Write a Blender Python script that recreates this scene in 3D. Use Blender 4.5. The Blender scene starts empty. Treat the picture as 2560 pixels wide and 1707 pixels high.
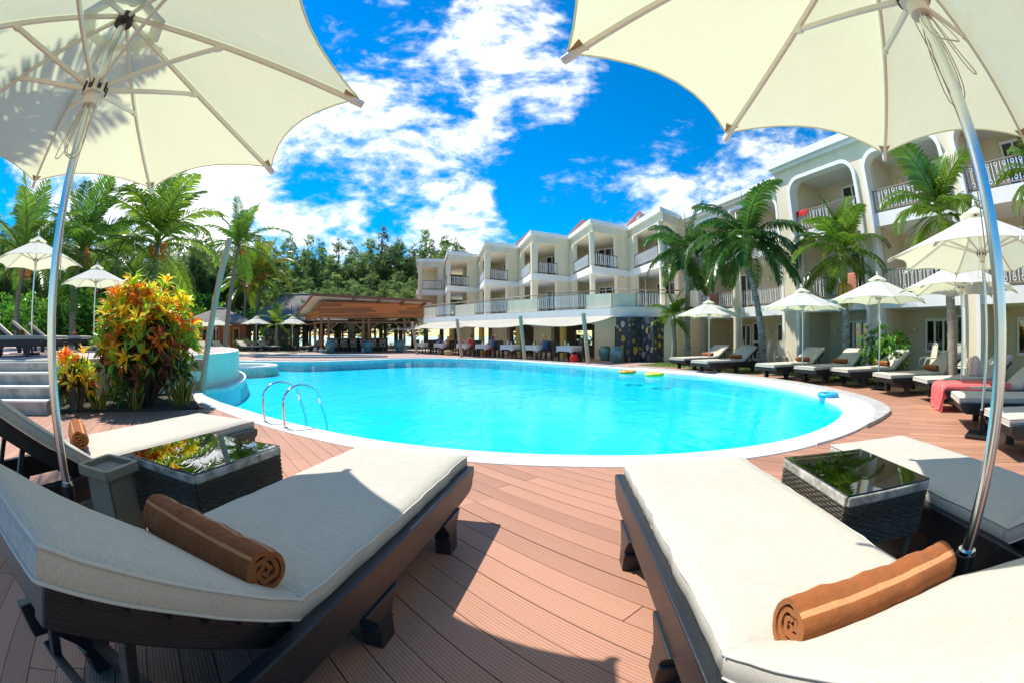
import bpy, bmesh, math, random
from math import radians, sin, cos, pi, atan2, hypot, sqrt
from mathutils import Vector, Matrix, Quaternion
random.seed(7)
SC = bpy.context.scene
COL = SC.collection

# ------------------------------------------------------------------ camera
cd = bpy.data.cameras.new("camera")
cd.type = 'PANO'
for tgt in (cd, getattr(cd, "cycles", None)):
    if tgt is None: continue
    for k, v in (("panorama_type", 'FISHEYE_EQUISOLID'), ("fisheye_lens", 10.5), ("fisheye_fov", radians(200))):
        try: setattr(tgt, k, v)
        except Exception: pass
cd.sensor_fit = 'HORIZONTAL'; cd.sensor_width = 23.6; cd.sensor_height = 15.73
cd.clip_start = 0.02; cd.clip_end = 9000
cam = bpy.data.objects.new("camera", cd); COL.objects.link(cam)
cam.location = (0, 0, 1.2)
cam.rotation_euler = (radians(90 - 0.65), 0, 0)
SC.camera = cam

# ------------------------------------------------------------------ light
SUN_DIR = Vector((-0.49, 0.36, 1.0)).normalized()      # towards the sun
sun_el = math.asin(SUN_DIR.z)
ld = bpy.data.lights.new("sun", 'SUN'); ld.energy = 3.0; ld.angle = radians(0.53); ld.color = (1.0, 0.955, 0.88)
sun = bpy.data.objects.new("sun", ld); COL.objects.link(sun)
sun.rotation_euler = (-SUN_DIR).to_track_quat('-Z', 'Y').to_euler()
sun.location = (-30, 20, 60)

W = bpy.data.worlds.new("World"); SC.world = W; W.use_nodes = True
nt = W.node_tree; N = nt.nodes; LK = nt.links; N.clear()
def wn(t, **k):
    n = N.new(t)
    for a, b in k.items(): setattr(n, a, b)
    return n
def wmath(op, a, b=None, c=None, clamp=False):
    n = wn('ShaderNodeMath', operation=op); n.use_clamp = clamp
    for i, x in enumerate((a, b, c)):
        if x is None: continue
        if isinstance(x, (int, float)): n.inputs[i].default_value = x
        else: LK.new(x, n.inputs[i])
    return n.outputs[0]
sky = wn('ShaderNodeTexSky'); sky.sky_type = 'NISHITA'; sky.sun_disc = False
sky.sun_elevation = sun_el; sky.sun_rotation = atan2(SUN_DIR.x, SUN_DIR.y)
sky.air_density = 1.0; sky.dust_density = 0.25; sky.ozone_density = 3.0
hs = wn('ShaderNodeHueSaturation'); hs.inputs['Saturation'].default_value = 1.75; hs.inputs['Value'].default_value = .60
LK.new(sky.outputs[0], hs.inputs['Color'])
tc = wn('ShaderNodeTexCoord'); gen = tc.outputs['Generated']
# cloud banks: azimuth (right +), elevation, radius in degrees, weight
BANKS = [(-20, 27, 17, .48), (-27, 17, 13, .45), (-9, 33, 12, .42), (-1, 40, 9, .52), (6, 34, 8, .47), (-42, 18, 16, .66), (-57, 24, 18, .7),
         (-20.5, 18.5, 4.5, .5), (-25, 15.5, 4.5, .5), (-8.5, 12.5, 9, .62), (-21, 10.5, 4.5, .55), (-15, 9.5, 6, .55), (22, 18, 9, .42),
         (33, 18, 9, .45), (12, 15, 9, .22), (24, 26, 4, .2), (-38, 40, 14, .4), (50, 24, 14, .3), (-80, 30, 20, .5), (-33, 10, 8, .45), (-12, 21, 9, .35)]
acc = None
for a, e, r, w in BANKS:
    a, e = radians(a), radians(e)
    dv = wn('ShaderNodeVectorMath', operation='DOT_PRODUCT'); LK.new(gen, dv.inputs[0])
    dv.inputs[1].default_value = (sin(a) * cos(e), cos(a) * cos(e), sin(e))
    mr = wn('ShaderNodeMapRange'); mr.interpolation_type = 'SMOOTHSTEP'
    mr.inputs[1].default_value = cos(radians(r * 1.25)); mr.inputs[2].default_value = cos(radians(r * .25)); mr.inputs[4].default_value = w
    LK.new(dv.outputs['Value'], mr.inputs[0])
    acc = mr.outputs[0] if acc is None else wmath('MAXIMUM', acc, mr.outputs[0])
mp = wn('ShaderNodeMapping'); mp.inputs['Scale'].default_value = (1, 1, 2.0); LK.new(gen, mp.inputs[0])
n1 = wn('ShaderNodeTexNoise'); n1.inputs['Scale'].default_value = 5.0; n1.inputs['Detail'].default_value = 11; n1.inputs['Roughness'].default_value = .62; n1.inputs['Distortion'].default_value = .35
LK.new(mp.outputs[0], n1.inputs['Vector'])
n2 = wn('ShaderNodeTexNoise'); n2.inputs['Scale'].default_value = 22.0; n2.inputs['Detail'].default_value = 9; n2.inputs['Roughness'].default_value = .6
LK.new(mp.outputs[0], n2.inputs['Vector'])
dens = wmath('ADD', acc, wmath('MULTIPLY', wmath('SUBTRACT', n1.outputs[0], .5), 1.6))
dens = wmath('ADD', dens, wmath('MULTIPLY', wmath('SUBTRACT', n2.outputs[0], .5), .6))
mk = wn('ShaderNodeMapRange'); mk.interpolation_type = 'SMOOTHSTEP'; mk.inputs[1].default_value = .26; mk.inputs[2].default_value = .74
LK.new(dens, mk.inputs[0])
cc = wn('ShaderNodeMapRange'); cc.inputs[1].default_value = .3; cc.inputs[2].default_value = 1.0; cc.inputs[3].default_value = 3.9; cc.inputs[4].default_value = 7.4
LK.new(dens, cc.inputs[0])
cb = wn('ShaderNodeCombineColor'); LK.new(wmath('MULTIPLY', cc.outputs[0], .955), cb.inputs[0]); LK.new(wmath('MULTIPLY', cc.outputs[0], .975), cb.inputs[1]); LK.new(cc.outputs[0], cb.inputs[2])
mx = wn('ShaderNodeMixRGB'); LK.new(mk.outputs[0], mx.inputs[0]); LK.new(hs.outputs[0], mx.inputs[1]); LK.new(cb.outputs[0], mx.inputs[2])
bg = wn('ShaderNodeBackground'); bg.inputs['Strength'].default_value = 0.15
LK.new(mx.outputs[0], bg.inputs[0])
ow = wn('ShaderNodeOutputWorld'); LK.new(bg.outputs[0], ow.inputs[0])

vs = SC.view_settings
vs.view_transform = 'Standard'; vs.look = 'None'; vs.gamma = 1.0; vs.use_curve_mapping = False; vs.exposure = 1.08
SC.cycles.use_denoising = True
SC.cycles.max_bounces = 7; SC.cycles.diffuse_bounces = 4; SC.cycles.glossy_bounces = 3; SC.cycles.transmission_bounces = 4; SC.cycles.transparent_max_bounces = 10
SC.cycles.caustics_reflective = False; SC.cycles.caustics_refractive = False
SC.cycles.sample_clamp_indirect = 6.0

# ------------------------------------------------------------------ helpers
def rnd(a, b): return random.uniform(a, b)

class MB:
    def __init__(s): s.v = []; s.f = []; s.c = []
    def add(s, vs, fs, col=None):
        o = len(s.v); s.v.extend(tuple(p) for p in vs)
        for q in fs:
            s.f.append(tuple(i + o for i in q)); s.c.append(col)
        return s
    def box(s, c, d, rz=0.0, col=None):
        x, y, z = d[0] / 2, d[1] / 2, d[2] / 2; cr, sr = cos(rz), sin(rz)
        P = []
        for k in (-z, z):
            for (i, j) in ((-x, -y), (x, -y), (x, y), (-x, y)):
                P.append((c[0] + i * cr - j * sr, c[1] + i * sr + j * cr, c[2] + k))
        return s.add(P, [(3, 2, 1, 0), (4, 5, 6, 7), (0, 1, 5, 4), (1, 2, 6, 5), (2, 3, 7, 6), (3, 0, 4, 7)], col)
    def beam(s, a, b, w, h, up=(0, 0, 1), w2=None, h2=None, col=None):
        a = Vector(a); b = Vector(b); d = (b - a).normalized(); u = Vector(up)
        if abs(d.dot(u)) > .98: u = Vector((1, 0, 0))
        r = d.cross(u).normalized(); u = r.cross(d).normalized()
        w2 = w if w2 is None else w2; h2 = h if h2 is None else h2
        P = []
        for p, ww, hh in ((a, w, h), (b, w2, h2)):
            for i, j in ((-1, -1), (1, -1), (1, 1), (-1, 1)):
                P.append(p + r * (i * ww / 2) + u * (j * hh / 2))
        return s.add(P, [(3, 2, 1, 0), (4, 5, 6, 7), (0, 1, 5, 4), (1, 2, 6, 5), (2, 3, 7, 6), (3, 0, 4, 7)], col)
    def tube(s, path, rad, n=10, cap=True, col=None, flat=1.0):
        path = [Vector(p) for p in path]
        if not isinstance(rad, (list, tuple)): rad = [rad] * len(path)
        P = []; u = None
        for i, p in enumerate(path):
            d = (path[min(i + 1, len(path) - 1)] - path[max(i - 1, 0)]).normalized()
            if u is None:
                u = Vector((0, 0, 1)) if abs(d.z) < .9 else Vector((1, 0, 0))
            r = d.cross(u).normalized(); u = r.cross(d).normalized()
            for k in range(n):
                t = 2 * pi * k / n
                P.append(p + r * (rad[i] * cos(t)) + u * (rad[i] * flat * sin(t)))
        F = []
        for i in range(len(path) - 1):
            for k in range(n):
                F.append((i * n + k, i * n + (k + 1) % n, (i + 1) * n + (k + 1) % n, (i + 1) * n + k))
        if cap:
            F.append(tuple(reversed(range(n)))); F.append(tuple((len(path) - 1) * n + k for k in range(n)))
        return s.add(P, F, col)
    def lathe(s, prof, c=(0, 0, 0), n=20, col=None):
        P = []; F = []
        for r, z in prof:
            for k in range(n):
                t = 2 * pi * k / n; P.append((c[0] + r * cos(t), c[1] + r * sin(t), c[2] + z))
        for i in range(len(prof) - 1):
            for k in range(n):
                F.append((i * n + k, i * n + (k + 1) % n, (i + 1) * n + (k + 1) % n, (i + 1) * n + k))
        if prof[0][0] > 1e-4: F.append(tuple(reversed(range(n))))
        if prof[-1][0] > 1e-4: F.append(tuple((len(prof) - 1) * n + k for k in range(n)))
        return s.add(P, F, col)
    def extr(s, pts, vec, col=None):
        n = len(pts); v = Vector(vec)
        P = [Vector(p) for p in pts] + [Vector(p) + v for p in pts]
        F = [tuple(reversed(range(n))), tuple(range(n, 2 * n))] + [(i, (i + 1) % n, n + (i + 1) % n, n + i) for i in range(n)]
        return s.add(P, F, col)
    def prism(s, poly, z0, z1, col=None):
        return s.extr([(p[0], p[1], z0) for p in poly], (0, 0, z1 - z0), col)
    def quad(s, a, b, c, d, col=None): return s.add([a, b, c, d], [(0, 1, 2, 3)], col)
    def mesh(s, name, mat, smooth=False, sharp=None, fixn=False):
        m = bpy.data.meshes.new(name); m.from_pydata(s.v, [], s.f)
        if fixn:
            bm = bmesh.new(); bm.from_mesh(m); bmesh.ops.recalc_face_normals(bm, faces=bm.faces); bm.to_mesh(m); bm.free()
        mats = mat if isinstance(mat, (list, tuple)) else [mat]
        for x in mats: m.materials.append(x)
        if any(c is not None for c in s.c) and not isinstance(mat, (list, tuple)):
            at = m.attributes.new("Col", 'FLOAT_COLOR', 'FACE'); buf = []
            for c in s.c:
                c = c or (1, 1, 1); buf.extend((c[0], c[1], c[2], 1.0))
            at.data.foreach_set("color", buf)
        elif isinstance(mat, (list, tuple)):
            m.polygons.foreach_set("material_index", [c or 0 for c in s.c])
        if smooth:
            m.polygons.foreach_set("use_smooth", [True] * len(m.polygons))
            if sharp: m.set_sharp_from_angle(angle=radians(sharp))
        m.update(); return m
    def build(s, name, mat, parent=None, smooth=False, sharp=None, bevel=0, loc=None, rz=None, fixn=False):
        return link(name, s.mesh(name, mat, smooth, sharp, fixn), parent, bevel, loc, rz)

def link(name, mesh, parent=None, bevel=0, loc=None, rz=None):
    o = bpy.data.objects.new(name, mesh); COL.objects.link(o)
    if parent is not None: o.parent = parent
    if loc is not None: o.location = loc
    if rz is not None: o.rotation_euler.z = rz
    if bevel:
        b = o.modifiers.new("bevel", 'BEVEL'); b.width = bevel; b.segments = 2; b.limit_method = 'ANGLE'; b.angle_limit = radians(40)
        b.harden_normals = False
    return o
def tag(o, label, cat, group=None):
    o["label"] = label; o["category"] = cat
    if group: o["group"] = group
    return o
def struct(o): o["kind"] = "structure"; return o
def stuff(o): o["kind"] = "stuff"; return o
def thing(name, label, cat, loc=(0, 0, 0), rz=0.0, group=None):
    o = bpy.data.objects.new(name, None); COL.objects.link(o); o.location = loc; o.rotation_euler = (0, 0, rz); o.empty_display_size = .2
    return tag(o, label, cat, group)
KIDS = {}
def copy_tree(o, parent=None):
    c = o.copy(); COL.objects.link(c)
    if parent is not None: c.parent = parent
    for ch in o.children: copy_tree(ch, c)
    return c
def place(proto, used, loc, rz, label, group=None, scale=None):
    """first call uses the prototype itself, later calls copy it with its parts"""
    o = proto if not used else copy_tree(proto)
    used.append(1)
    o.location = loc; o.rotation_euler = (0, 0, rz); o["label"] = label
    if group: o["group"] = group
    if scale: o.scale = scale if isinstance(scale, (tuple, list)) else (scale,) * 3
    return o

# ------------------------------------------------------------------ materials
def mat(name, col, rough=.6, var=.12, vs=3.0, col2=None, bump=0.0, bs=60.0, metal=0.0, spec=.5, detail=6, stretch=None, coat=0, fine=0.0, emis=None):
    m = bpy.data.materials.new(name); m.use_nodes = True; t = m.node_tree; n = t.nodes; l = t.links
    p = n['Principled BSDF']; p.inputs['Roughness'].default_value = rough; p.inputs['Metallic'].default_value = metal
    p.inputs['Specular IOR Level'].default_value = spec
    if coat: p.inputs['Coat Weight'].default_value = coat
    tc = n.new('ShaderNodeTexCoord'); vec = tc.outputs['Object']
    if stretch:
        mp = n.new('ShaderNodeMapping'); mp.inputs['Scale'].default_value = stretch; l.new(vec, mp.inputs[0]); vec = mp.outputs[0]
    c1 = tuple(max(0, min(1, x * (1 - var))) for x in col) + (1,)
    c2 = (tuple(col2) if col2 else tuple(max(0, min(1, x * (1 + var))) for x in col)) + (1,)
    ns = n.new('ShaderNodeTexNoise'); ns.inputs['Scale'].default_value = vs; ns.inputs['Detail'].default_value = detail; ns.inputs['Roughness'].default_value = .65
    l.new(vec, ns.inputs['Vector'])
    rp = n.new('ShaderNodeMapRange'); rp.inputs[1].default_value = .3; rp.inputs[2].default_value = .7; l.new(ns.outputs[0], rp.inputs[0])
    mx = n.new('ShaderNodeMixRGB'); mx.inputs[1].default_value = c1; mx.inputs[2].default_value = c2; l.new(rp.outputs[0], mx.inputs[0])
    out = mx.outputs[0]
    if fine:
        n3 = n.new('ShaderNodeTexNoise'); n3.inputs['Scale'].default_value = bs; n3.inputs['Detail'].default_value = 3; l.new(vec, n3.inputs['Vector'])
        r3 = n.new('ShaderNodeMapRange'); r3.inputs[3].default_value = 1 - fine; r3.inputs[4].default_value = 1 + fine; l.new(n3.outputs[0], r3.inputs[0])
        m3 = n.new('ShaderNodeMixRGB'); m3.blend_type = 'MULTIPLY'; m3.inputs[0].default_value = 1; l.new(out, m3.inputs[1]); l.new(r3.outputs[0], m3.inputs[2]); out = m3.outputs[0]
    l.new(out, p.inputs['Base Color'])
    if bump:
        nb = n.new('ShaderNodeTexNoise'); nb.inputs['Scale'].default_value = bs; nb.inputs['Detail'].default_value = 4; l.new(vec, nb.inputs['Vector'])
        b = n.new('ShaderNodeBump'); b.inputs['Strength'].default_value = bump; b.inputs['Distance'].default_value = .01; l.new(nb.outputs[0], b.inputs['Height']); l.new(b.outputs[0], p.inputs['Normal'])
    if emis:
        p.inputs['Emission Color'].default_value = tuple(emis[:3]) + (1,); p.inputs['Emission Strength'].default_value = emis[3]
    return m

def leafmat(name, rough=.35, trans=.35, spec=.5, gain=1.0):
    """leaf colour comes from the per-leaf Col attribute; half lets light through"""
    m = bpy.data.materials.new(name); m.use_nodes = True; t = m.node_tree; n = t.nodes; l = t.links
    p = n['Principled BSDF']; p.inputs['Roughness'].default_value = rough; p.inputs['Specular IOR Level'].default_value = spec
    a = n.new('ShaderNodeAttribute'); a.attribute_name = "Col"
    oi = n.new('ShaderNodeObjectInfo'); hv = n.new('ShaderNodeHueSaturation')
    mr = n.new('ShaderNodeMapRange'); mr.inputs[3].default_value = .82 * gain; mr.inputs[4].default_value = 1.18 * gain; l.new(oi.outputs['Random'], mr.inputs[0]); l.new(mr.outputs[0], hv.inputs['Value'])
    l.new(a.outputs['Color'], hv.inputs['Color'])
    l.new(hv.outputs[0], p.inputs['Base Color'])
    tr = n.new('ShaderNodeBsdfTranslucent'); l.new(hv.outputs[0], tr.inputs[0])
    mx = n.new('ShaderNodeMixShader'); mx.inputs[0].default_value = trans
    l.new(p.outputs[0], mx.inputs[1]); l.new(tr.outputs[0], mx.inputs[2]); l.new(mx.outputs[0], n['Material Output'].inputs[0])
    return m

def clothmat(name, col, trans=.45, rough=.85, tcol=None):
    m = bpy.data.materials.new(name); m.use_nodes = True; t = m.node_tree; n = t.nodes; l = t.links
    p = n['Principled BSDF']; p.inputs['Roughness'].default_value = rough; p.inputs['Specular IOR Level'].default_value = .15
    tc = n.new('ShaderNodeTexCoord'); ns = n.new('ShaderNodeTexNoise'); ns.inputs['Scale'].default_value = 1.7; ns.inputs['Detail'].default_value = 5; l.new(tc.outputs['Object'], ns.inputs['Vector'])
    mx0 = n.new('ShaderNodeMixRGB'); mx0.inputs[1].default_value = tuple(c * .93 for c in col) + (1,); mx0.inputs[2].default_value = tuple(col) + (1,); l.new(ns.outputs[0], mx0.inputs[0])
    l.new(mx0.outputs[0], p.inputs['Base Color'])
    nb = n.new('ShaderNodeTexNoise'); nb.inputs['Scale'].default_value = 4.5; nb.inputs['Detail'].default_value = 7; nb.inputs['Roughness'].default_value = .6; l.new(tc.outputs['Object'], nb.inputs['Vector'])
    bp = n.new('ShaderNodeBump'); bp.inputs['Strength'].default_value = .35; bp.inputs['Distance'].default_value = .03; l.new(nb.outputs[0], bp.inputs['Height']); l.new(bp.outputs[0], p.inputs['Normal'])
    tr = n.new('ShaderNodeBsdfTranslucent'); l.new(bp.outputs[0], tr.inputs['Normal'])
    if tcol: tr.inputs[0].default_value = tuple(tcol) + (1,)
    else: l.new(mx0.outputs[0], tr.inputs[0])
    mx = n.new('ShaderNodeMixShader'); mx.inputs[0].default_value = trans
    l.new(p.outputs[0], mx.inputs[1]); l.new(tr.outputs[0], mx.inputs[2]); l.new(mx.outputs[0], n['Material Output'].inputs[0])
    return m

def glassmat(name, tint=(.55, .75, .72), gloss=.25, rough=.01, ior=1.5):
    """thin glass: clear or tinted body with Fresnel reflection"""
    m = bpy.data.materials.new(name); m.use_nodes = True; t = m.node_tree; n = t.nodes; l = t.links
    n.remove(n['Principled BSDF'])
    tb = n.new('ShaderNodeBsdfTransparent'); tb.inputs[0].default_value = tuple(tint) + (1,)
    g = n.new('ShaderNodeBsdfGlossy'); g.inputs['Roughness'].default_value = rough; g.inputs[0].default_value = (1, 1, 1, 1)
    fr = n.new('ShaderNodeFresnel'); fr.inputs[0].default_value = ior
    ad = n.new('ShaderNodeMath'); ad.operation = 'ADD'; ad.use_clamp = True; ad.inputs[1].default_value = gloss; l.new(fr.outputs[0], ad.inputs[0])
    mx = n.new('ShaderNodeMixShader'); l.new(ad.outputs[0], mx.inputs[0]); l.new(tb.outputs[0], mx.inputs[1]); l.new(g.outputs[0], mx.inputs[2])
    l.new(mx.outputs[0], n['Material Output'].inputs[0]); return m

def lerp(a, b, t): return a + (b - a) * t
def vl(a, b, t): return tuple(a[i] + (b[i] - a[i]) * t for i in range(len(a)))
def spline(pts, per=8, closed=False):
    """Catmull-Rom through the points"""
    out = []; n = len(pts); rng = range(n if closed else n - 1)
    g = (lambda i: pts[i % n]) if closed else (lambda i: pts[max(0, min(n - 1, i))])
    for i in rng:
        p0, p1, p2, p3 = g(i - 1), g(i), g(i + 1), g(i + 2)
        for k in range(per):
            t = k / per
            out.append(tuple(.5 * (2 * p1[j] + (p2[j] - p0[j]) * t + (2 * p0[j] - 5 * p1[j] + 4 * p2[j] - p3[j]) * t * t + (3 * p1[j] - p0[j] - 3 * p2[j] + p3[j]) * t ** 3) for j in range(len(p1))))
    if not closed: out.append(tuple(pts[-1]))
    return out
def inside(p, poly):
    c = False; x, y = p[0], p[1]; j = len(poly) - 1
    for i in range(len(poly)):
        xi, yi = poly[i][0], poly[i][1]; xj, yj = poly[j][0], poly[j][1]
        if (yi > y) != (yj > y) and x < (xj - xi) * (y - yi) / (yj - yi) + xi: c = not c
        j = i
    return c
def offset(poly, d):
    """push a closed counter-clockwise outline outwards by d"""
    out = []; n = len(poly)
    for i in range(n):
        a = poly[i - 1]; b = poly[(i + 1) % n]; tx, ty = b[0] - a[0], b[1] - a[1]; L = hypot(tx, ty) or 1
        out.append((poly[i][0] + ty / L * d, poly[i][1] - tx / L * d))
    return out
def sheet(name, outer, z, material, holes=(), parent=None, rz=0.0):
    """flat polygon with holes; local axes turned by rz so that object-space textures follow it"""
    bm = bmesh.new(); cr, sr = cos(-rz), sin(-rz); ed = []
    for loop in [outer] + list(holes):
        vs_ = [bm.verts.new((p[0] * cr - p[1] * sr, p[0] * sr + p[1] * cr, 0)) for p in loop]
        for i in range(len(vs_)): ed.append(bm.edges.new((vs_[i - 1], vs_[i])))
    bmesh.ops.triangle_fill(bm, use_beauty=True, use_dissolve=False, edges=ed)
    for f in bm.faces:
        if f.normal.z < 0: f.normal_flip()
    m = bpy.data.meshes.new(name); bm.to_mesh(m); bm.free(); m.materials.append(material)
    o = bpy.data.objects.new(name, m); COL.objects.link(o); o.location = (0, 0, z); o.rotation_euler = (0, 0, rz)
    if parent is not None: o.parent = parent
    return o

# ================================================================== materials used widely
def deckmat(name, seams):
    m = bpy.data.materials.new(name); m.use_nodes = True; t = m.node_tree; n = t.nodes; l = t.links
    p = n['Principled BSDF']; p.inputs['Roughness'].default_value = .62; p.inputs['Specular IOR Level'].default_value = .35
    tc = n.new('ShaderNodeTexCoord'); sp = n.new('ShaderNodeSeparateXYZ'); l.new(tc.outputs['Object'], sp.inputs[0])
    def mt(op, a, b=None):
        q = n.new('ShaderNodeMath'); q.operation = op
        for i, x in enumerate((a, b)):
            if x is None: continue
            if isinstance(x, (int, float)): q.inputs[i].default_value = x
            else: l.new(x, q.inputs[i])
        return q.outputs[0]
    g = mt('SINE', mt('MULTIPLY', sp.outputs[1], 2 * pi / .0172)); gr = mt('MAXIMUM', mt('SUBTRACT', g, .35), 0.0)      # narrow grooves
    # long streaks along the board and broad fading
    mp = n.new('ShaderNodeMapping'); mp.inputs['Scale'].default_value = (1.2, 40, 1); l.new(tc.outputs['Object'], mp.inputs[0])
    ns = n.new('ShaderNodeTexNoise'); ns.inputs['Scale'].default_value = 2.2; ns.inputs['Detail'].default_value = 7; l.new(mp.outputs[0], ns.inputs['Vector'])
    oi = n.new('ShaderNodeObjectInfo')
    n2 = n.new('ShaderNodeTexNoise'); n2.inputs['Scale'].default_value = 1.3; n2.inputs['Detail'].default_value = 8; n2.inputs['Roughness'].default_value = .7; l.new(tc.outputs['Object'], n2.inputs['Vector'])
    v = mt('ADD', mt('MULTIPLY', ns.outputs[0], .28), mt('MULTIPLY', n2.outputs[0], .34)); v = mt('ADD', v, mt('MULTIPLY', oi.outputs['Random'], .26)); v = mt('ADD', v, .55)
    v = mt('SUBTRACT', v, mt('MULTIPLY', gr, .52))
    if seams:
        fr = mt('FRACT', mt('DIVIDE', sp.outputs[1], .155)); se = mt('LESS_THAN', fr, .05)
        v = mt('MULTIPLY', v, mt('SUBTRACT', 1.0, mt('MULTIPLY', se, .75)))
    cm = n.new('ShaderNodeMixRGB'); cm.blend_type = 'MULTIPLY'; cm.inputs[0].default_value = 1; cm.inputs[1].default_value = (.48, .240, .150, 1); l.new(v, cm.inputs[2])
    l.new(cm.outputs[0], p.inputs['Base Color'])
    b = n.new('ShaderNodeBump'); b.inputs['Strength'].default_value = .5; b.inputs['Distance'].default_value = .004; b.invert = True; l.new(gr, b.inputs['Height']); l.new(b.outputs[0], p.inputs['Normal'])
    return m
M_DECK = deckmat("composite_deck", True); M_BOARD = deckmat("composite_board", False)
M_WHITE = mat("white_render", (.80, .80, .77), .7, .05, 1.5, bump=.1, bs=90)
M_COPING = mat("pale_coping_stone", (.74, .72, .66), .55, .13, 2.5, bump=.12, bs=120, fine=.06)
M_KERB = mat("grey_concrete_kerb", (.42, .41, .38), .8, .22, 6, bump=.3, bs=60, fine=.2)
M_TERR = mat("pale_mint_wall", (.80, .76, .60), .75, .08, .9, bump=.1, bs=70, stretch=(1, 1, .35))
M_STEP = mat("weathered_concrete", (.44, .42, .36), .85, .38, 3.5, bump=.35, bs=45, fine=.15)
M_SAND = mat("sand_ground", (.52, .44, .32), .95, .15, .6, bump=.3, bs=25)
M_PAVE = mat("pink_paving", (.44, .29, .245), .7, .1, .8, bump=.1, bs=30, fine=.08)
M_LAWN = mat("lawn_soil", (.13, .19, .035), .95, .3, 2.0, bump=.5, bs=60)
M_BASIN = mat("pool_tiles", (.02, .80, .92), .5, .08, .5, bump=.05, bs=40)

# ================================================================== pool, deck, ground
WATER_Z = -.06
POOL = spline([(-6.75, 8.05), (-5.6, 7.1), (-4.4, 6.4), (-3.2, 5.72), (-1.72, 5.02), (-.5, 4.64), (.55, 4.43), (1.7, 4.28), (3.0, 4.38), (4.05, 4.76), (5.0, 5.38), (5.7, 6.1),
               (6.15, 7.1), (6.42, 8.4), (6.48, 9.95), (6.34, 11.56), (5.94, 13.04), (5.2, 14.4), (4.5, 15.9), (3.76, 17.3), (2.5, 19.2), (.35, 22.0), (-2.6, 24.2), (-5.6, 24.2), (-8.2, 21.6), (-10.0, 20.1),
               (-12.2, 19.8), (-14.6, 19.0), (-14.4, 16.4), (-11.4, 15.3), (-9.3, 13.5), (-7.9, 11.6), (-7.15, 10.2), (-6.75, 9.1)], 8, True)
COPE = offset(POOL, .40)
ground = struct(sheet("ground", [(-75, -40), (75, -40), (140, 60), (140, 220), (-20, 78), (-34, 62), (-75, 30)], -.06, M_SAND, [offset(POOL, .2)]))
DECK_ANG = radians(-49.0)
pave = struct(sheet("promenade_paving", [(-17, 4), (9.5, 2), (10.5, 14), (9.5, 21), (12, 30), (4, 36), (-5, 41), (-9, 38), (-17, 33)], -.034, M_PAVE, [offset(POOL, .2)]))
# the decking runs round the near and right-hand side of the pool
near = [p for p in offset(POOL, .2)]
i0 = min(range(len(near)), key=lambda i: hypot(near[i][0] + 6.9, near[i][1] - 8.0)); i1 = min(range(len(near)), key=lambda i: hypot(near[i][0] - 3.9, near[i][1] - 17.4))
arc = [near[k % len(near)] for k in range(i0, i1 + (0 if i1 > i0 else len(near)))]
deck_out = [(-12.5, -9), (17, -9), (17, 2.2), (10.4, 3.2), (9.9, 5.4), (9.55, 8.2), (9.2, 10.6), (8.5, 13.0), (7.4, 15.6), (6.2, 17.8), (5.0, 18.8)] + list(reversed(arc)) + [(-7.5, 8.2), (-7.3, 7.2), (-6.6, 6.9), (-5.3, 6.2), (-7.4, 4.2), (-12.5, .2)]
deck = struct(sheet("deck", deck_out, -.03, M_DECK, [], None, DECK_ANG))
# single boards, laid diagonally; ends staggered
bd = Vector((cos(DECK_ANG), sin(DECK_ANG))); bn = Vector((-sin(DECK_ANG), cos(DECK_ANG)))
BW = .155; boards = []
pool_in = offset(POOL, -.02)
for k in range(-60, 75):
    s = -12.0; run = None; runs = []
    while s < 12.0:
        ok = True
        for w in (-.4, .4):
            q = bd * s + bn * ((k + .5 + w) * BW)
            if not (-7.2 < q.x < 9.2 and -.9 < q.y < 9.2 and hypot(q.x, q.y) < 9.3) or inside(q, pool_in) or not inside(q, deck_out + []): ok = False
        if ok and run is None: run = s
        if not ok and run is not None: runs.append((run, s)); run = None
        s += .12
    if run is not None: runs.append((run, s))
    rr = random.Random(k * 7 + 3)
    for a, b in runs:
        p = a - rr.uniform(0, 1.5)
        while p < b:
            e = p + rr.uniform(1.9, 3.1); x0, x1 = max(a, p), min(b, e)
            if b - e < .35: x1 = b; e = b + 1
            if x1 - x0 > .25: boards.append((k, x0, x1))
            p = e
bm_ = MB(); bm_.box((.5, 0, -.012), (1, BW - .0045, .024)); BOARD_MESH = bm_.mesh("deck_board", M_BOARD)
def bdist(b):
    c = bd * ((b[1] + b[2]) / 2) + bn * ((b[0] + .5) * BW); return hypot(c.x, c.y - .8)
boards.sort(key=bdist)
rest = MB()
for i, (k, x0, x1) in enumerate(boards):
    if i < 300:
        o = link("deck_board", BOARD_MESH, deck); o.location = (x0 + .0025, (k + .5) * BW, .03 + random.uniform(-.0015, .0015)); o.scale = (x1 - x0 - .005, 1, 1)
    else: rest.box(((x0 + x1) / 2, (k + .5) * BW, .018), (x1 - x0 - .005, BW - .0045, .024))
stuff(rest.build("outer_deck_boards", M_BOARD, deck))

# basin
mb = MB(); n = len(POOL); fl = offset(POOL, -.12)
mb.add([(p[0], p[1], 0.0) for p in POOL] + [(p[0], p[1], -.46) for p in fl], [(i, (i + 1) % n, n + (i + 1) % n, n + i) for i in range(n)] + [tuple(n + i for i in range(n))])
struct(mb.build("pool_basin", M_BASIN))
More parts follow.
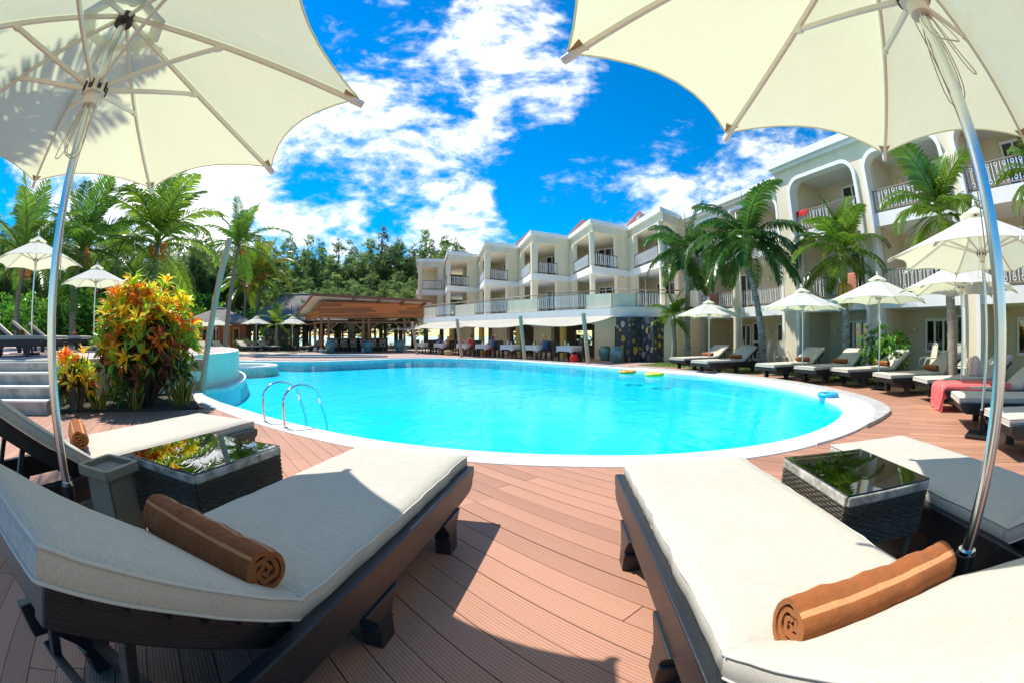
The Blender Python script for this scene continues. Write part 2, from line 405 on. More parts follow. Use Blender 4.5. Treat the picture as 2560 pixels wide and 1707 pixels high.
# water: thin tinted surface with ripples and Fresnel reflection
def watermat(name, tint, s1=2.2, s2=9.0, strength=.34, refl=.0):
    m = bpy.data.materials.new(name); m.use_nodes = True; t = m.node_tree; n_ = t.nodes; l = t.links
    n_.remove(n_['Principled BSDF'])
    tb = n_.new('ShaderNodeBsdfTransparent'); tb.inputs[0].default_value = tuple(tint) + (1,)
    gl = n_.new('ShaderNodeBsdfGlossy'); gl.inputs['Roughness'].default_value = .03; gl.inputs[0].default_value = (1, 1, 1, 1)
    tc = n_.new('ShaderNodeTexCoord'); mp = n_.new('ShaderNodeMapping'); mp.inputs['Scale'].default_value = (1.0, .55, 1); mp.inputs['Rotation'].default_value = (0, 0, .4); l.new(tc.outputs['Object'], mp.inputs[0])
    a = n_.new('ShaderNodeTexNoise'); a.inputs['Scale'].default_value = s1; a.inputs['Detail'].default_value = 3; a.inputs['Distortion'].default_value = .6; l.new(mp.outputs[0], a.inputs['Vector'])
    b = n_.new('ShaderNodeTexNoise'); b.inputs['Scale'].default_value = s2; b.inputs['Detail'].default_value = 4; l.new(mp.outputs[0], b.inputs['Vector'])
    ad = n_.new('ShaderNodeMath'); ad.operation = 'MULTIPLY_ADD'; ad.inputs[1].default_value = .3; l.new(b.outputs[0], ad.inputs[0]); l.new(a.outputs[0], ad.inputs[2])
    bp = n_.new('ShaderNodeBump'); bp.inputs['Strength'].default_value = strength; bp.inputs['Distance'].default_value = .06; l.new(ad.outputs[0], bp.inputs['Height'])
    l.new(bp.outputs[0], gl.inputs['Normal'])
    fr = n_.new('ShaderNodeFresnel'); fr.inputs[0].default_value = 1.33; l.new(bp.outputs[0], fr.inputs['Normal'])
    mu = n_.new('ShaderNodeMath'); mu.operation = 'MULTIPLY'; mu.inputs[1].default_value = .72; mu.use_clamp = True; l.new(fr.outputs[0], mu.inputs[0])
    mx = n_.new('ShaderNodeMixShader'); l.new(mu.outputs[0], mx.inputs[0]); l.new(tb.outputs[0], mx.inputs[1]); l.new(gl.outputs[0], mx.inputs[2]); l.new(mx.outputs[0], n_['Material Output'].inputs[0])
    return m
M_WATER = watermat("pool_water", (.26, .93, 1.0))
struct(sheet("pool_water", POOL, WATER_Z, M_WATER))
# coping ring
mb = MB()
def ring(mb, inner, outer, z0, z1):
    n = len(inner); P = [(p[0], p[1], z1) for p in inner] + [(p[0], p[1], z1) for p in outer] + [(p[0], p[1], z0) for p in inner] + [(p[0], p[1], z0) for p in outer]
    F = []
    for i in range(n):
        j = (i + 1) % n
        F += [(i, n + i, n + j, j), (n + i, 3 * n + i, 3 * n + j, n + j), (2 * n + i, i, j, 2 * n + j)]
    mb.add(P, F)
ring(mb, offset(POOL, -.02), COPE, -.2, .014)
struct(mb.build("pool_coping", M_COPING, None, bevel=.012))
# grey overflow kerb on the right and far side
KA = [i for i in range(len(POOL))]
def arcring(mb, i_from, i_to, d0, d1, z0, z1, taper=0):
    idx = list(range(i_from, i_to + 1)); a = offset(POOL, d0); b = offset(POOL, d1); n = len(idx)
    A = [a[i % len(a)] for i in idx]; B = [b[i % len(b)] for i in idx]
    if taper: B = [vl(A[k], B[k], min(1.0, (k + .5) / taper)) for k in range(n)]
    P = [(p[0], p[1], z1) for p in A] + [(p[0], p[1], z1) for p in B] + [(p[0], p[1], z0) for p in A] + [(p[0], p[1], z0) for p in B]; F = []
    for i in range(n - 1): F += [(i, n + i, n + i + 1, i + 1), (n + i, 3 * n + i, 3 * n + i + 1, n + i + 1), (2 * n + i, i, i + 1, 2 * n + i + 1)]
    F += [(0, 2 * n, 3 * n, n), (n - 1, 2 * n - 1, 4 * n - 1, 3 * n - 1)]
    mb.add(P, F)
mb = MB(); ia = min(KA, key=lambda i: hypot(POOL[i][0] - 3.3, POOL[i][1] - 4.45)); ib = min(KA, key=lambda i: hypot(POOL[i][0] - 4.2, POOL[i][1] - 16.5))
arcring(mb, ia, ib, .405, .60, -.1, .03, 16)
struct(mb.build("overflow_ledge", M_WHITE))
mb = MB(); arcring(mb, ia + 9, ib, .56, .88, -.1, .06, 10)
struct(mb.build("overflow_kerb", M_KERB, None, bevel=.01))
mb = MB(); ic = min(KA, key=lambda i: hypot(POOL[i][0] + 13.0, POOL[i][1] - 19.6)); arcring(mb, ib, ic, .405, .62, -.1, .05)
struct(mb.build("far_pool_kerb", M_KERB, None, bevel=.01))

# small round spa ledge and the second pool by the bar
mb = MB(); mb.lathe([(0, -.07), (1.25, -.07), (1.25, -.03), (1.7, -.02), (1.75, -.09), (1.75, -1.2)], (-11.9, 17.3, 0), 40); struct(mb.build("spa_ledge", M_COPING))
sp = [(-11.9 + 1.3 * cos(t * pi / 20), 17.3 + 1.3 * sin(t * pi / 20)) for t in range(40)]
M_SPA = mat("shallow_spa_water", (.45, .80, .84), .05, .06, 3); struct(sheet("spa_water", sp, -.055, M_SPA))
el = [(-12.2 + 4.2 * cos(t * pi / 24) + .6 * sin(t * pi / 24), 26.2 + 1.35 * sin(t * pi / 24) + .6 * cos(t * pi / 24)) for t in range(48)]
M_P2 = mat("far_pool_water", (.10, .50, .55), .04, .1, 1.5, bump=.2, bs=6); struct(sheet("second_pool_water", el, -.012, M_P2))
mb = MB(); ring(mb, el, offset(el, .35), -.1, .06); struct(mb.build("second_pool_kerb", M_KERB))

# lawn strip in front of the right-hand wing
LAWN = [(5.3, 18.9), (6.3, 17.9), (7.5, 15.7), (8.6, 13.1), (9.3, 10.7), (9.65, 8.3), (10.0, 5.5), (10.5, 3.3), (14.5, 2.3), (14, 6), (11.6, 16), (10.4, 21), (8.2, 21.6)]
lawn = struct(sheet("lawn", LAWN, -.022, M_LAWN))
M_GRASS = leafmat("grass_blades", .5, .4)
mb = MB(); rr = random.Random(5); cnt = 0
while cnt < 9000:
    x, y = rr.uniform(5.3, 14.5), rr.uniform(2.3, 21.6)
    if not inside((x, y), LAWN): continue
    cnt += 1; a = rr.uniform(0, pi); h = rr.uniform(.03, .07); w = .012; dx, dy = cos(a) * w, sin(a) * w; lx, ly = rr.uniform(-.03, .03), rr.uniform(-.03, .03)
    g = rr.uniform(.6, 1.2); mb.add([(x - dx, y - dy, -.022), (x + dx, y + dy, -.022), (x + lx, y + ly, h)], [(0, 1, 2)], (.20 * g, .30 * g, .05 * g))
stuff(tag(mb.build("lawn_grass", M_GRASS), "short green grass of the lawn strip before the right wing", "grass"))
# sea beyond the beach on the left
M_SEA = mat("sea_water", (.05, .36, .52), .12, .25, .02, bump=.3, bs=.8)
struct(sheet("sea", [(-75, -40), (-75, 30), (-34, 62), (-20, 78), (140, 220), (3000, 3000), (-3000, 4000), (-4000, -40)], -.35, M_SEA))

# ================================================================== raised terrace on the left
TZ = .82
RIM = spline([(-8.3, 4.95), (-7.75, 6.3), (-7.25, 7.5), (-7.05, 8.5), (-7.12, 9.4), (-7.5, 10.5), (-8.3, 11.9), (-9.5, 13.4), (-11.2, 14.9), (-13.4, 15.8), (-17, 16.4), (-22, 16.5)], 6)
TERR = RIM + [(-32, 14), (-34, 2), (-24, -3), (-12.0, 1.6)]
mb = MB(); mb.prism(TERR, -1.4, TZ - .004)
terrace = struct(mb.build("raised_terrace", M_TERR, None, bevel=.02))
M_TDECK = mat("terrace_paving", (.50, .36, .33), .7, .08, 1.5, fine=.06, bs=40)
inner = [(p[0] - .42, p[1] - .12) for p in RIM]; tin = inner + [(-31.5, 13.5), (-33.5, 2), (-24, -2.5), (-12.3, 1.9), (-8.6, 4.9)]
o = struct(sheet("terrace_paving", tin, TZ + .004, M_TDECK))
mb = MB(); base_out = [(p[0] + .28, p[1] - .02) for p in RIM[8:52]]; base_in = RIM[8:52]
P = []; nn = len(base_in)
P = [(p[0] - .05, p[1], .03) for p in base_in] + [(p[0], p[1], .03) for p in base_out] + [(p[0], p[1], -1.3) for p in base_out]
mb.add(P, [(i, nn + i, nn + i + 1, i + 1) for i in range(nn - 1)] + [(nn + i, 2 * nn + i, 2 * nn + i + 1, nn + i + 1) for i in range(nn - 1)])
struct(mb.build("terrace_footing_ledge", M_COPING))
# stair up to the terrace
st = struct(bpy.data.objects.new("terrace_steps", None)); COL.objects.link(st)
su = Vector((-.75, -.665)).normalized(); sn = Vector((-.665, .75)).normalized(); S0 = Vector((-7.5, 4.0))
for i in range(4):
    a = S0 + sn * (.33 * i) + su * (-.04 * i); b = a + su * 5.2; c = b + sn * (1.9 - .33 * i); d = a + sn * (1.9 - .33 * i)
    z1 = TZ * (i + 1) / 4 - (.012 if i == 3 else 0)
    m2 = MB(); m2.prism([a, b, c, d], -.03 if i == 0 else TZ * i / 4 - .002, z1 - .035); r_ = m2.build("riser_block", M_STEP, st)
    if i < 3:
        m2 = MB(); e = -sn * .02; m2.prism([a + e - su * .02, b + e, b + sn * .40, a + sn * .40 - su * .02], z1 - .035, z1); m2.build("tread", M_COPING, r_, bevel=.008)

# ================================================================== hotel
M_WALL = mat("cream_render", (.80, .70, .51), .85, .08, 1.1, bump=.15, bs=70, fine=.04, stretch=(1.5, 1.5, .25))
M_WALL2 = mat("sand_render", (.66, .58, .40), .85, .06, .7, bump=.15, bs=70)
M_CEIL = mat("ceiling_paint", (.70, .66, .58), .85, .04, 1)
M_TRIM = mat("white_trim", (.86, .84, .79), .6, .05, 1.2, stretch=(1, 1, .4))
M_FRAME = mat("white_window_frame", (.82, .81, .78), .45, .03)
M_BRONZE = mat("dark_bronze_rail", (.10, .065, .05), .45, .2, 8)
M_BRONZE2 = mat("taupe_handrail", (.30, .225, .17), .45, .15, 8)
M_BAL = mat("white_baluster_paint", (.80, .80, .80), .45, .03)
M_PANE = glassmat("window_pane", (.30, .34, .34), .10)
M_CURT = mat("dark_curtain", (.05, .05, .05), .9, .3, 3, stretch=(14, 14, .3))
M_LAMP = mat("cream_wall_lamp", (.80, .68, .42), .5, .05)
M_TILE = mat("terracotta_roof_tiles", (.52, .17, .12), .8, .2, 5, bump=.3, bs=30)
M_GREYP = mat("grey_paint", (.30, .31, .33), .7, .1)

def wall_seg(a, b, z0, z1, th, m, parent, name="wall", back=None):
    """upright slab on the line a-b, thickness th to the left of a->b"""
    a = Vector(a[:2]); b = Vector(b[:2]); d = (b - a).normalized(); nrm = Vector((-d.y, d.x)) * th
    x = MB(); x.prism([a, b, b + nrm, a + nrm], z0, z1); return x.build(name, m, parent, fixn=True)
def railing(a, b, z, h, parent, dark=True, sp=.17, loops=True, name="railing"):
    a = Vector((a[0], a[1], 0)); b = Vector((b[0], b[1], 0)); L = (b - a).length; d = (b - a).normalized()
    r = MB(); up = Vector((0, 0, 1))
    r.beam(a + up * (z + h), b + up * (z + h), .06, .04); r.beam(a + up * (z + .10), b + up * (z + .10), .035, .035)
    for q in (a + d * .03, b - d * .03): r.beam(q + up * z, q + up * (z + h), .04, .04)
    ro = r.build(name, M_BRONZE if dark else M_BRONZE2, parent)
    w = MB(); k = max(2, int(L / sp)); z0, z1 = z + .115, z + h - .02; hh = z1 - z0
    for i in range(k):
        t = (i + .5) / k; p = a + d * (L * t)
        if i % 2 == 0: w.beam(p + up * z0, p + up * z1, .028, .028)
        else:
            for s_ in (-1, 1):
                q = p + d * (.028 * s_); w.beam(q + up * (z0 + hh * .2), q + up * (z1 - hh * .2), .022, .022)
            for zz, sg in ((z0 + hh * .14, 1), (z1 - hh * .14, -1)):
                for s_ in (-1, 1): w.beam(p + d * (.055 * s_) + up * (zz - hh * .07), p + d * (.055 * s_) + up * (zz + hh * .07), .022, .022)
                w.beam(p - d * .055 + up * (zz - hh * .07), p + d * .055 + up * (zz - hh * .07), .022, .022); w.beam(p - d * .055 + up * (zz + hh * .07), p + d * .055 + up * (zz + hh * .07), .022, .022)
            w.beam(p + up * z0, p + up * (z0 + hh * .07), .022, .022); w.beam(p + up * (z1 - hh * .07), p + up * z1, .022, .022)
    w.build("balusters", M_BAL, ro); return ro
def window(a, b, z0, z1, parent, panes=2, name="window", nrm_out=None, curtain=True, transom=None):
    """framed glazing on the line a-b, standing proud along nrm_out"""
    a = Vector((a[0], a[1], 0)); b = Vector((b[0], b[1], 0)); d = (b - a).normalized(); L = (b - a).length
    no = Vector((nrm_out[0], nrm_out[1], 0)).normalized(); up = Vector((0, 0, 1)); f = MB(); fw = .085
    oo = no * .045
    f.beam(a + oo + up * (z0 + fw / 2), b + oo + up * (z0 + fw / 2), .09, fw); f.beam(a + oo + up * (z1 - fw / 2), b + oo + up * (z1 - fw / 2), .09, fw)
    for i in range(panes + 1):
        p = a + d * (fw / 2 + (L - fw) * i / panes) + no * .046; f.beam(p + up * (z0 + .002), p + up * (z1 - .002), fw, .086, up=no)
    if transom: f.beam(a + no * .047 + up * transom, b + no * .047 + up * transom, .08, .09)
    fo = f.build(name, M_FRAME, parent)
    g = MB(); q = no * .03
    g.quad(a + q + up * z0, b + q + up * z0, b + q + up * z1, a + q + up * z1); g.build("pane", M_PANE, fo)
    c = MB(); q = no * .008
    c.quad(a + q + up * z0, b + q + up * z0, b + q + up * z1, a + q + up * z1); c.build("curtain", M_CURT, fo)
    return fo
def sconce(p, no, parent):
    no = Vector((no[0], no[1], 0)).normalized(); x = MB(); x.lathe([(.02, -.12), (.09, -.05), (.14, .05), (.135, .055), (.0, .05)], (p[0] + no.x * .1, p[1] + no.y * .1, p[2]), 12); return x.build("wall_lamp", M_LAMP, parent, smooth=True)

# ---- middle wing: saw-tooth plan, three storeys
OUT = [(-5.32, 36.53), (-2.04, 32.8), (1.23, 29.47), (4.65, 26.15), (7.95, 22.78)]
INN = [(-6.1, 40.55), (-2.92, 38.45), (.44, 34.64), (3.93, 31.12), (7.35, 27.74), (10.0, 24.5)]
F1, F2, RT = 2.60, 5.33, 8.2
mid = thing("hotel_wing", "three storey cream hotel wing with saw-tooth balconies above the restaurant", "building")
zig = [(-8.65, 40.06)]
for i in range(5): zig += [INN[i], OUT[i]]
zig += [INN[5]]
back = [(14, 33), (-2, 48), (-9.5, 44)]
full = zig + back
def shrink(poly, d): return offset(poly, -d)
# orientation check: offset() wants counter-clockwise
def area(p): return sum(p[i - 1][0] * p[i][1] - p[i][0] * p[i - 1][1] for i in range(len(p))) / 2
if area(full) < 0: full.reverse()
def roof_outline(k): return offset(full, k)
mb = MB(); mb.prism(roof_outline(.0), RT - .27, RT); mb.build("roof_fascia", M_TRIM, mid, fixn=True)
mb = MB(); mb.prism(roof_outline(-.22), F2 + 2.12, RT - .27); mb.build("roof_beam", M_WALL, mid, fixn=True)
mb = MB(); mb.prism(roof_outline(-.05), F2 - .42, F2); mb.build("floor_slab", M_TRIM, mid, fixn=True)
mb = MB(); mb.prism(roof_outline(-.6), F1 - .3, F1 - .006); mb.build("terrace_floor", M_CEIL, mid, fixn=True)
# rooms behind the balconies: one straight inner wall per bay
gd = (Vector(OUT[4]) - Vector(OUT[0])).normalized(); gn = Vector((-gd.y, gd.x))
if gn.y < 0: gn = -gn
for k in range(5):
    O = Vector(OUT[k]); A = Vector(INN[k]); B = Vector(INN[k + 1])
    a_dir = (A - O); b_dir = (B - O)
    Ai = O + (A - O) * .96; Bi = O + (B - O) * .94
    inset = (A + B) / 2 - O; inset = inset.normalized() * .28
    for fl, (z0, z1, lin) in enumerate(((F1, F2 - .42, F1 + 2.3), (F2, RT - .75, F2 + 2.12))):
        # piers beside the inner corners
        pb0, pb1 = O + b_dir * .66 + inset, O + b_dir * 1.0 + inset * .6
        x = MB(); n2 = Vector((-b_dir.y, b_dir.x)).normalized() * .28; x.prism([pb0, pb1, pb1 + n2, pb0 + n2], z0, z1); x.build("pier", M_WALL, mid, fixn=True)
        pa0, pa1 = O + a_dir * .80 + inset, O + a_dir * 1.0 + inset * .6
        n3 = Vector((a_dir.y, -a_dir.x)).normalized() * .28; x = MB(); x.prism([pa0, pa1, pa1 + n3, pa0 + n3], z0, z1); x.build("pier", M_WALL, mid, fixn=True)
        # corner column
        x = MB(); cpos = O + inset * 1.5
        if k in (0, 3, 4): x.lathe([(.17, z0), (.17, z1)], (cpos.x, cpos.y, 0), 18); x.build("column", M_WALL, mid, smooth=True, sharp=40)
        else:
            e1 = a_dir.normalized() * .42; e2 = b_dir.normalized() * .5; c0 = O + inset * .9; x.prism([c0, c0 + e2, c0 + e2 + e1, c0 + e1], z0, z1); x.build("column", M_WALL, mid, fixn=True)
        # inner walls of the loggia: side wall at left, door wall at the back
        deep = gn * 2.3
        q0 = O + a_dir * .97 + deep * .9; q1 = O + b_dir * .97 + deep * .9
        wall_seg(q1, q0, z0, z1, -.2, M_WALL2, mid, "room_wall")
        wall_seg(O + b_dir * .985 + inset, O + b_dir * .985 + deep * .9, z0, z1, .15, M_WALL2, mid, "party_wall")
        dn = Vector((q1 - q0).normalized()); no = Vector((dn.y, -dn.x));
        if no.y > 0: no = -no
        L = (q1 - q0).length
        wa = q0 + dn * (L * .22); wb = q0 + dn * (L * .72)
        window(wa, wb, z0 + .02, z0 + 2.05, mid, 4 if L > 3 else 3, "balcony_door", no)
        lp = q0 + dn * (L * .86) + no * .02; sconce((lp.x, lp.y, z0 + 1.55), no, mid)
        # railings
        if fl == 1:
            ra = O + a_dir * .79 + inset * .8; rc = O + inset * .8; rb = O + b_dir * .67 + inset * .8
            if k in (0, 3, 4):
                m1 = O + a_dir * .10 - gn * .0 + inset * .2; m2 = O + b_dir * .16 + inset * .2
                railing(ra, m1, z0, .82, mid, True); railing(m1 - Vector((0, .12)), m2 - Vector((0, .12)), z0, .82, mid, True); railing(m2, rb, z0, .82, mid, True)
            else:
                railing(O + a_dir * .1 + inset * .8, ra, z0, .82, mid, k != 2); railing(rc + b_dir.normalized() * .5, rb, z0, .82, mid, True)
# end wall towards the bar
wall_seg((-8.9, 42.2), (-5.8, 42.8), F1, RT - .7, -.2, M_WALL2, mid, "end_wall")
window((-7.9, 42.38), (-6.8, 42.6), F2 + .02, F2 + 2.0, mid, 2, "balcony_door", (.19, -.98))
wall_seg((-6.75, 40.6), (-6.2, 40.7), F1, RT - .75, .25, M_WALL, mid, "pier")
x = MB(); x.lathe([(.17, 2.3), (.17, RT - .3)], (-8.2, 39.9, 0), 16); x.build("column", M_WALL, mid, smooth=True, sharp=40)
railing((-8.0, 39.95), (-6.3, 40.35), F2, .82, mid, True)
# roof lanterns: little tiled pyramids and plant boxes
for (px, py, s) in ((1.6, 38.9, 1.5), (5.6, 35.0, 1.5), (9.4, 31.8, 1.6), (12.9, 28.9, 1.3)):
    x = MB(); x.add([(px - s, py - s, RT + .5), (px + s, py - s, RT + .5), (px + s, py + s, RT + .5), (px - s, py + s, RT + .5), (px, py, RT + 2.3)], [(0, 1, 4), (1, 2, 4), (2, 3, 4), (3, 0, 4)]); x.build("tiled_lantern_roof", M_TILE, mid)
    x = MB(); x.box((px, py, RT + .25), (1.7 * s, 1.7 * s, .5)); x.build("lantern_wall", M_WALL, mid)
for (px, py, s) in ((-4.6, 40.4, .7), (-1.3, 36.8, .8), (3.0, 33.6, .9), (8.5, 27.2, .8)):
    x = MB(); x.box((px, py, RT + .3), (s * 1.4, s, .6)); x.build("roof_box", M_GREYP, mid)

# ---- restaurant terrace slab with parapet, carried on columns
C0 = Vector((4.83, 21.95)); C1 = Vector((-6.7, 34.0)); tdir = (C1 - C0).normalized(); tn = Vector((tdir.y, -tdir.x))
if tn.y < 0: tn = -tn
E1 = C0 + Vector((.84, -.10)).normalized() * 3.6
x = MB(); x.prism([C0, E1, E1 + Vector((2.2, 2.8)), C0 + tn * 7, C1 + tn * 4.5, C1], F1 - .45, F1 - .02); x.build("terrace_slab", M_TRIM, mid, fixn=True)
x = MB(); c_ = -tn * .1; x.prism([C0 + c_ + Vector((-.03, -.12)), E1 + Vector((0, -.14)), E1, C0 + tn * .04], F1 - .06, F1 + .03); x.build("slab_edge_moulding", M_TRIM, mid, fixn=True)
Lt = (C1 - C0).length
segs = [(0, .095, 'p'), (.095, .30, 'r'), (.30, .45, 'p'), (.45, .635, 'r'), (.635, .765, 'p'), (.765, .905, 'r'), (.905, 1.0, 'p')]
for a, b, t in segs:
    pa = C0 + tdir * (Lt * a) + tn * .08; pb = C0 + tdir * (Lt * b) + tn * .08
    if t == 'p': wall_seg(pa, pb, F1 + .005, F1 + .72, -.16, M_WALL, mid, "parapet")
    else:
        rl = railing(pa, pb, F1 + .0, .78, mid, False, .15)
ed = (E1 - C0).normalized(); en = Vector((-ed.y, ed.x))
for a, b, t in ((0, .36, 'p'), (.36, .80, 'r'), (.80, 1.0, 'p')):
    pa = C0 + ed * (3.6 * a) + en * .08; pb = C0 + ed * (3.6 * b) + en * .08
    if t == 'p': wall_seg(pa + (ed * .17 if a == 0 else Vector((0, 0))), pb, F1 + .005, F1 + .72, .16, M_WALL, mid, "parapet")
    else: railing(pa, pb, F1, .74, mid, False, .15)
x = MB(); hp = [C0 + tdir * (Lt * t_) + tn * .14 for t_ in (0, 1)]; x.tube([(hp[0].x, hp[0].y, F1 + .9), (hp[1].x, hp[1].y, F1 + .9)], .03, 8); he = E1 + en * .1; x.tube([(hp[0].x, hp[0].y, F1 + .9), (he.x, he.y, F1 + .9)], .03, 8)
for i in range(9):
    q = C0 + tdir * (Lt * (i + .3) / 9) + tn * .14; x.tube([(q.x, q.y, F1 + .68), (q.x, q.y, F1 + .9)], .02, 6)
x.build("handrail", M_BRONZE2, mid, smooth=True)
# ground floor: columns, arched front beam, back wall with garden windows
M_YEL = mat("ochre_column_paint", (.60, .46, .12), .7, .08)
for t_ in (.28, .50, .72, .93):
    q = C0 + tdir * (Lt * t_ - .3) + tn * 1.6; x = MB(); x.lathe([(.2, -.02), (.2, F1 - .45)], (q.x, q.y, 0), 18); x.build("column", M_YEL, mid, smooth=True, sharp=40)
bw0 = C0 + tn * 7.0 + tdir * .2; bw1 = C1 + tn * 6.5
LB = (bw1 - bw0).length; bdv = (bw1 - bw0).normalized()
cuts = [(0, .12), (.20, .36), (.45, .58), (.66, .76), (.83, .88), (.95, 1.0)]
M_INT = mat('shaded_interior_wall', (.26, .23, .16), .8, .1, 1)  # wall tone darkened so the colour itself holds the dining room's shade
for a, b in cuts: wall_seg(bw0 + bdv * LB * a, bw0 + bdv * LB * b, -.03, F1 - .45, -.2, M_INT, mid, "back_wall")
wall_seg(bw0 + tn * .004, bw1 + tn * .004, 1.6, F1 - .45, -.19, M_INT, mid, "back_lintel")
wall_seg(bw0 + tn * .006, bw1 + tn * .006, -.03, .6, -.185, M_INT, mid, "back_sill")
# piers with arches between dining room and awning terrace
for t_ in (.06, .36, .60, .83):
    q0 = C0 + tdir * (Lt * t_) + tn * 2.4; wall_seg(q0, q0 + tdir * (1.5 if t_ > .1 else 1.6), -.03, F1 - .45, -.3, M_WALL, mid, "front_pier")
def arch_beam(t0, t1):
    p0 = C0 + tdir * (Lt * t0) + tn * 2.46; p1 = C0 + tdir * (Lt * t1) + tn * 2.46; pts = []
    for i in range(11):
        s = i / 10; zz = 1.72 + .26 * sqrt(max(0, 1 - (2 * s - 1) ** 2)); q = p0.lerp(p1, s); pts.append((q.x, q.y, zz))
    pts += [(p1.x, p1.y, F1 - .46), (p0.x, p0.y, F1 - .46)]
    y = MB(); y.extr(pts, (tn.x * .2, tn.y * .2, 0)); y.build("arch_beam", M_WALL, mid, fixn=True)
for a, b in ((.155, .36), (.455, .60), (.69, .83)): arch_beam(a, b)
# lobby wall between dining room and stone wall
M_DARK = mat("painted_dark_interior", (.03, .03, .028), .8, .2)  # near-black colour stands in for unlit rooms behind openings
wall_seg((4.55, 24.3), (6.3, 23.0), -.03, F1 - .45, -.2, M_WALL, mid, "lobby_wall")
x = MB(); x.prism([(5.45, 23.5), (6.2, 22.95), (6.14, 22.86), (5.39, 23.41)], -.02, 1.7); x.build("dark_doorway_slab", M_DARK, mid, fixn=True)  # solid slab flush with the wall; paints the shade inside the doorway

# ---- folded stone wall (dark lava with ochre flags)
sw = thing("stone_feature_wall", "folded dark stone wall with ochre and cream flagstones under the terrace corner", "wall", (0, 0, 0))
M_LAVA = mat("dark_lava_mortar", (.035, .045, .05), .75, .4, 7, bump=.5, bs=40)
STONES = [mat("ochre_flagstone", (.50, .30, .07), .75, .25, 12, bump=.3, bs=60), mat("cream_flagstone", (.46, .40, .28), .8, .25, 12, bump=.3, bs=60), mat("olive_flagstone", (.18, .17, .08), .8, .3, 12, bump=.3, bs=60), mat("slate_flagstone", (.07, .085, .09), .7, .35, 12, bump=.4, bs=60)]
fold = [(5.15, 22.1), (5.75, 21.35), (6.3, 21.55), (6.75, 20.85), (7.3, 20.95)]
SWZ = 2.12
for i in range(4):
    a = Vector(fold[i]); b = Vector(fold[i + 1]); d = (b - a).normalized(); nrm = Vector((d.y, -d.x))
    if nrm.y > 0: nrm = -nrm
    x = MB(); x.prism([a, b, b - nrm * .25, a - nrm * .25], -.03, SWZ); pn = x.build("wall_panel", M_LAVA, sw, fixn=True)
    L = (b - a).length; rr = random.Random(40 + i); placed = []
    for t_ in range(900):
        u = rr.uniform(.07, L - .07); v = rr.uniform(.08, SWZ - .1); r = lerp(.21, .075, t_ / 900) * rr.uniform(.85, 1.1)
        if u - r < .01 or u + r > L - .01: r = min(u, L - u) - .012
        if r < .035 or any(hypot((u - q[0]), (v - q[1]) * .8) < (r + q[2]) * .93 for q in placed): continue
        placed.append((u, v, r))
        k = rr.choice((4, 5, 5, 6)); ph = rr.uniform(0, 6); pts = []
        for j in range(k):
            tt = ph + 2 * pi * j / k; rad = r * rr.uniform(.62, 1.12); du = cos(tt) * rad * .82; dvv = sin(tt) * rad * 1.3
            q = a + d * (u + du); pts.append((q.x + nrm.x * .002, q.y + nrm.y * .002, min(SWZ - .01, max(.0, v + dvv))))
        th = rr.uniform(.012, .03); y = MB(); y.extr(pts, (nrm.x * th, nrm.y * th, 0))
        y.build("flagstone", STONES[rr.choice((0, 0, 1, 2, 3, 3, 3, 3))], pn, fixn=True)
        if len(placed) > 62: break

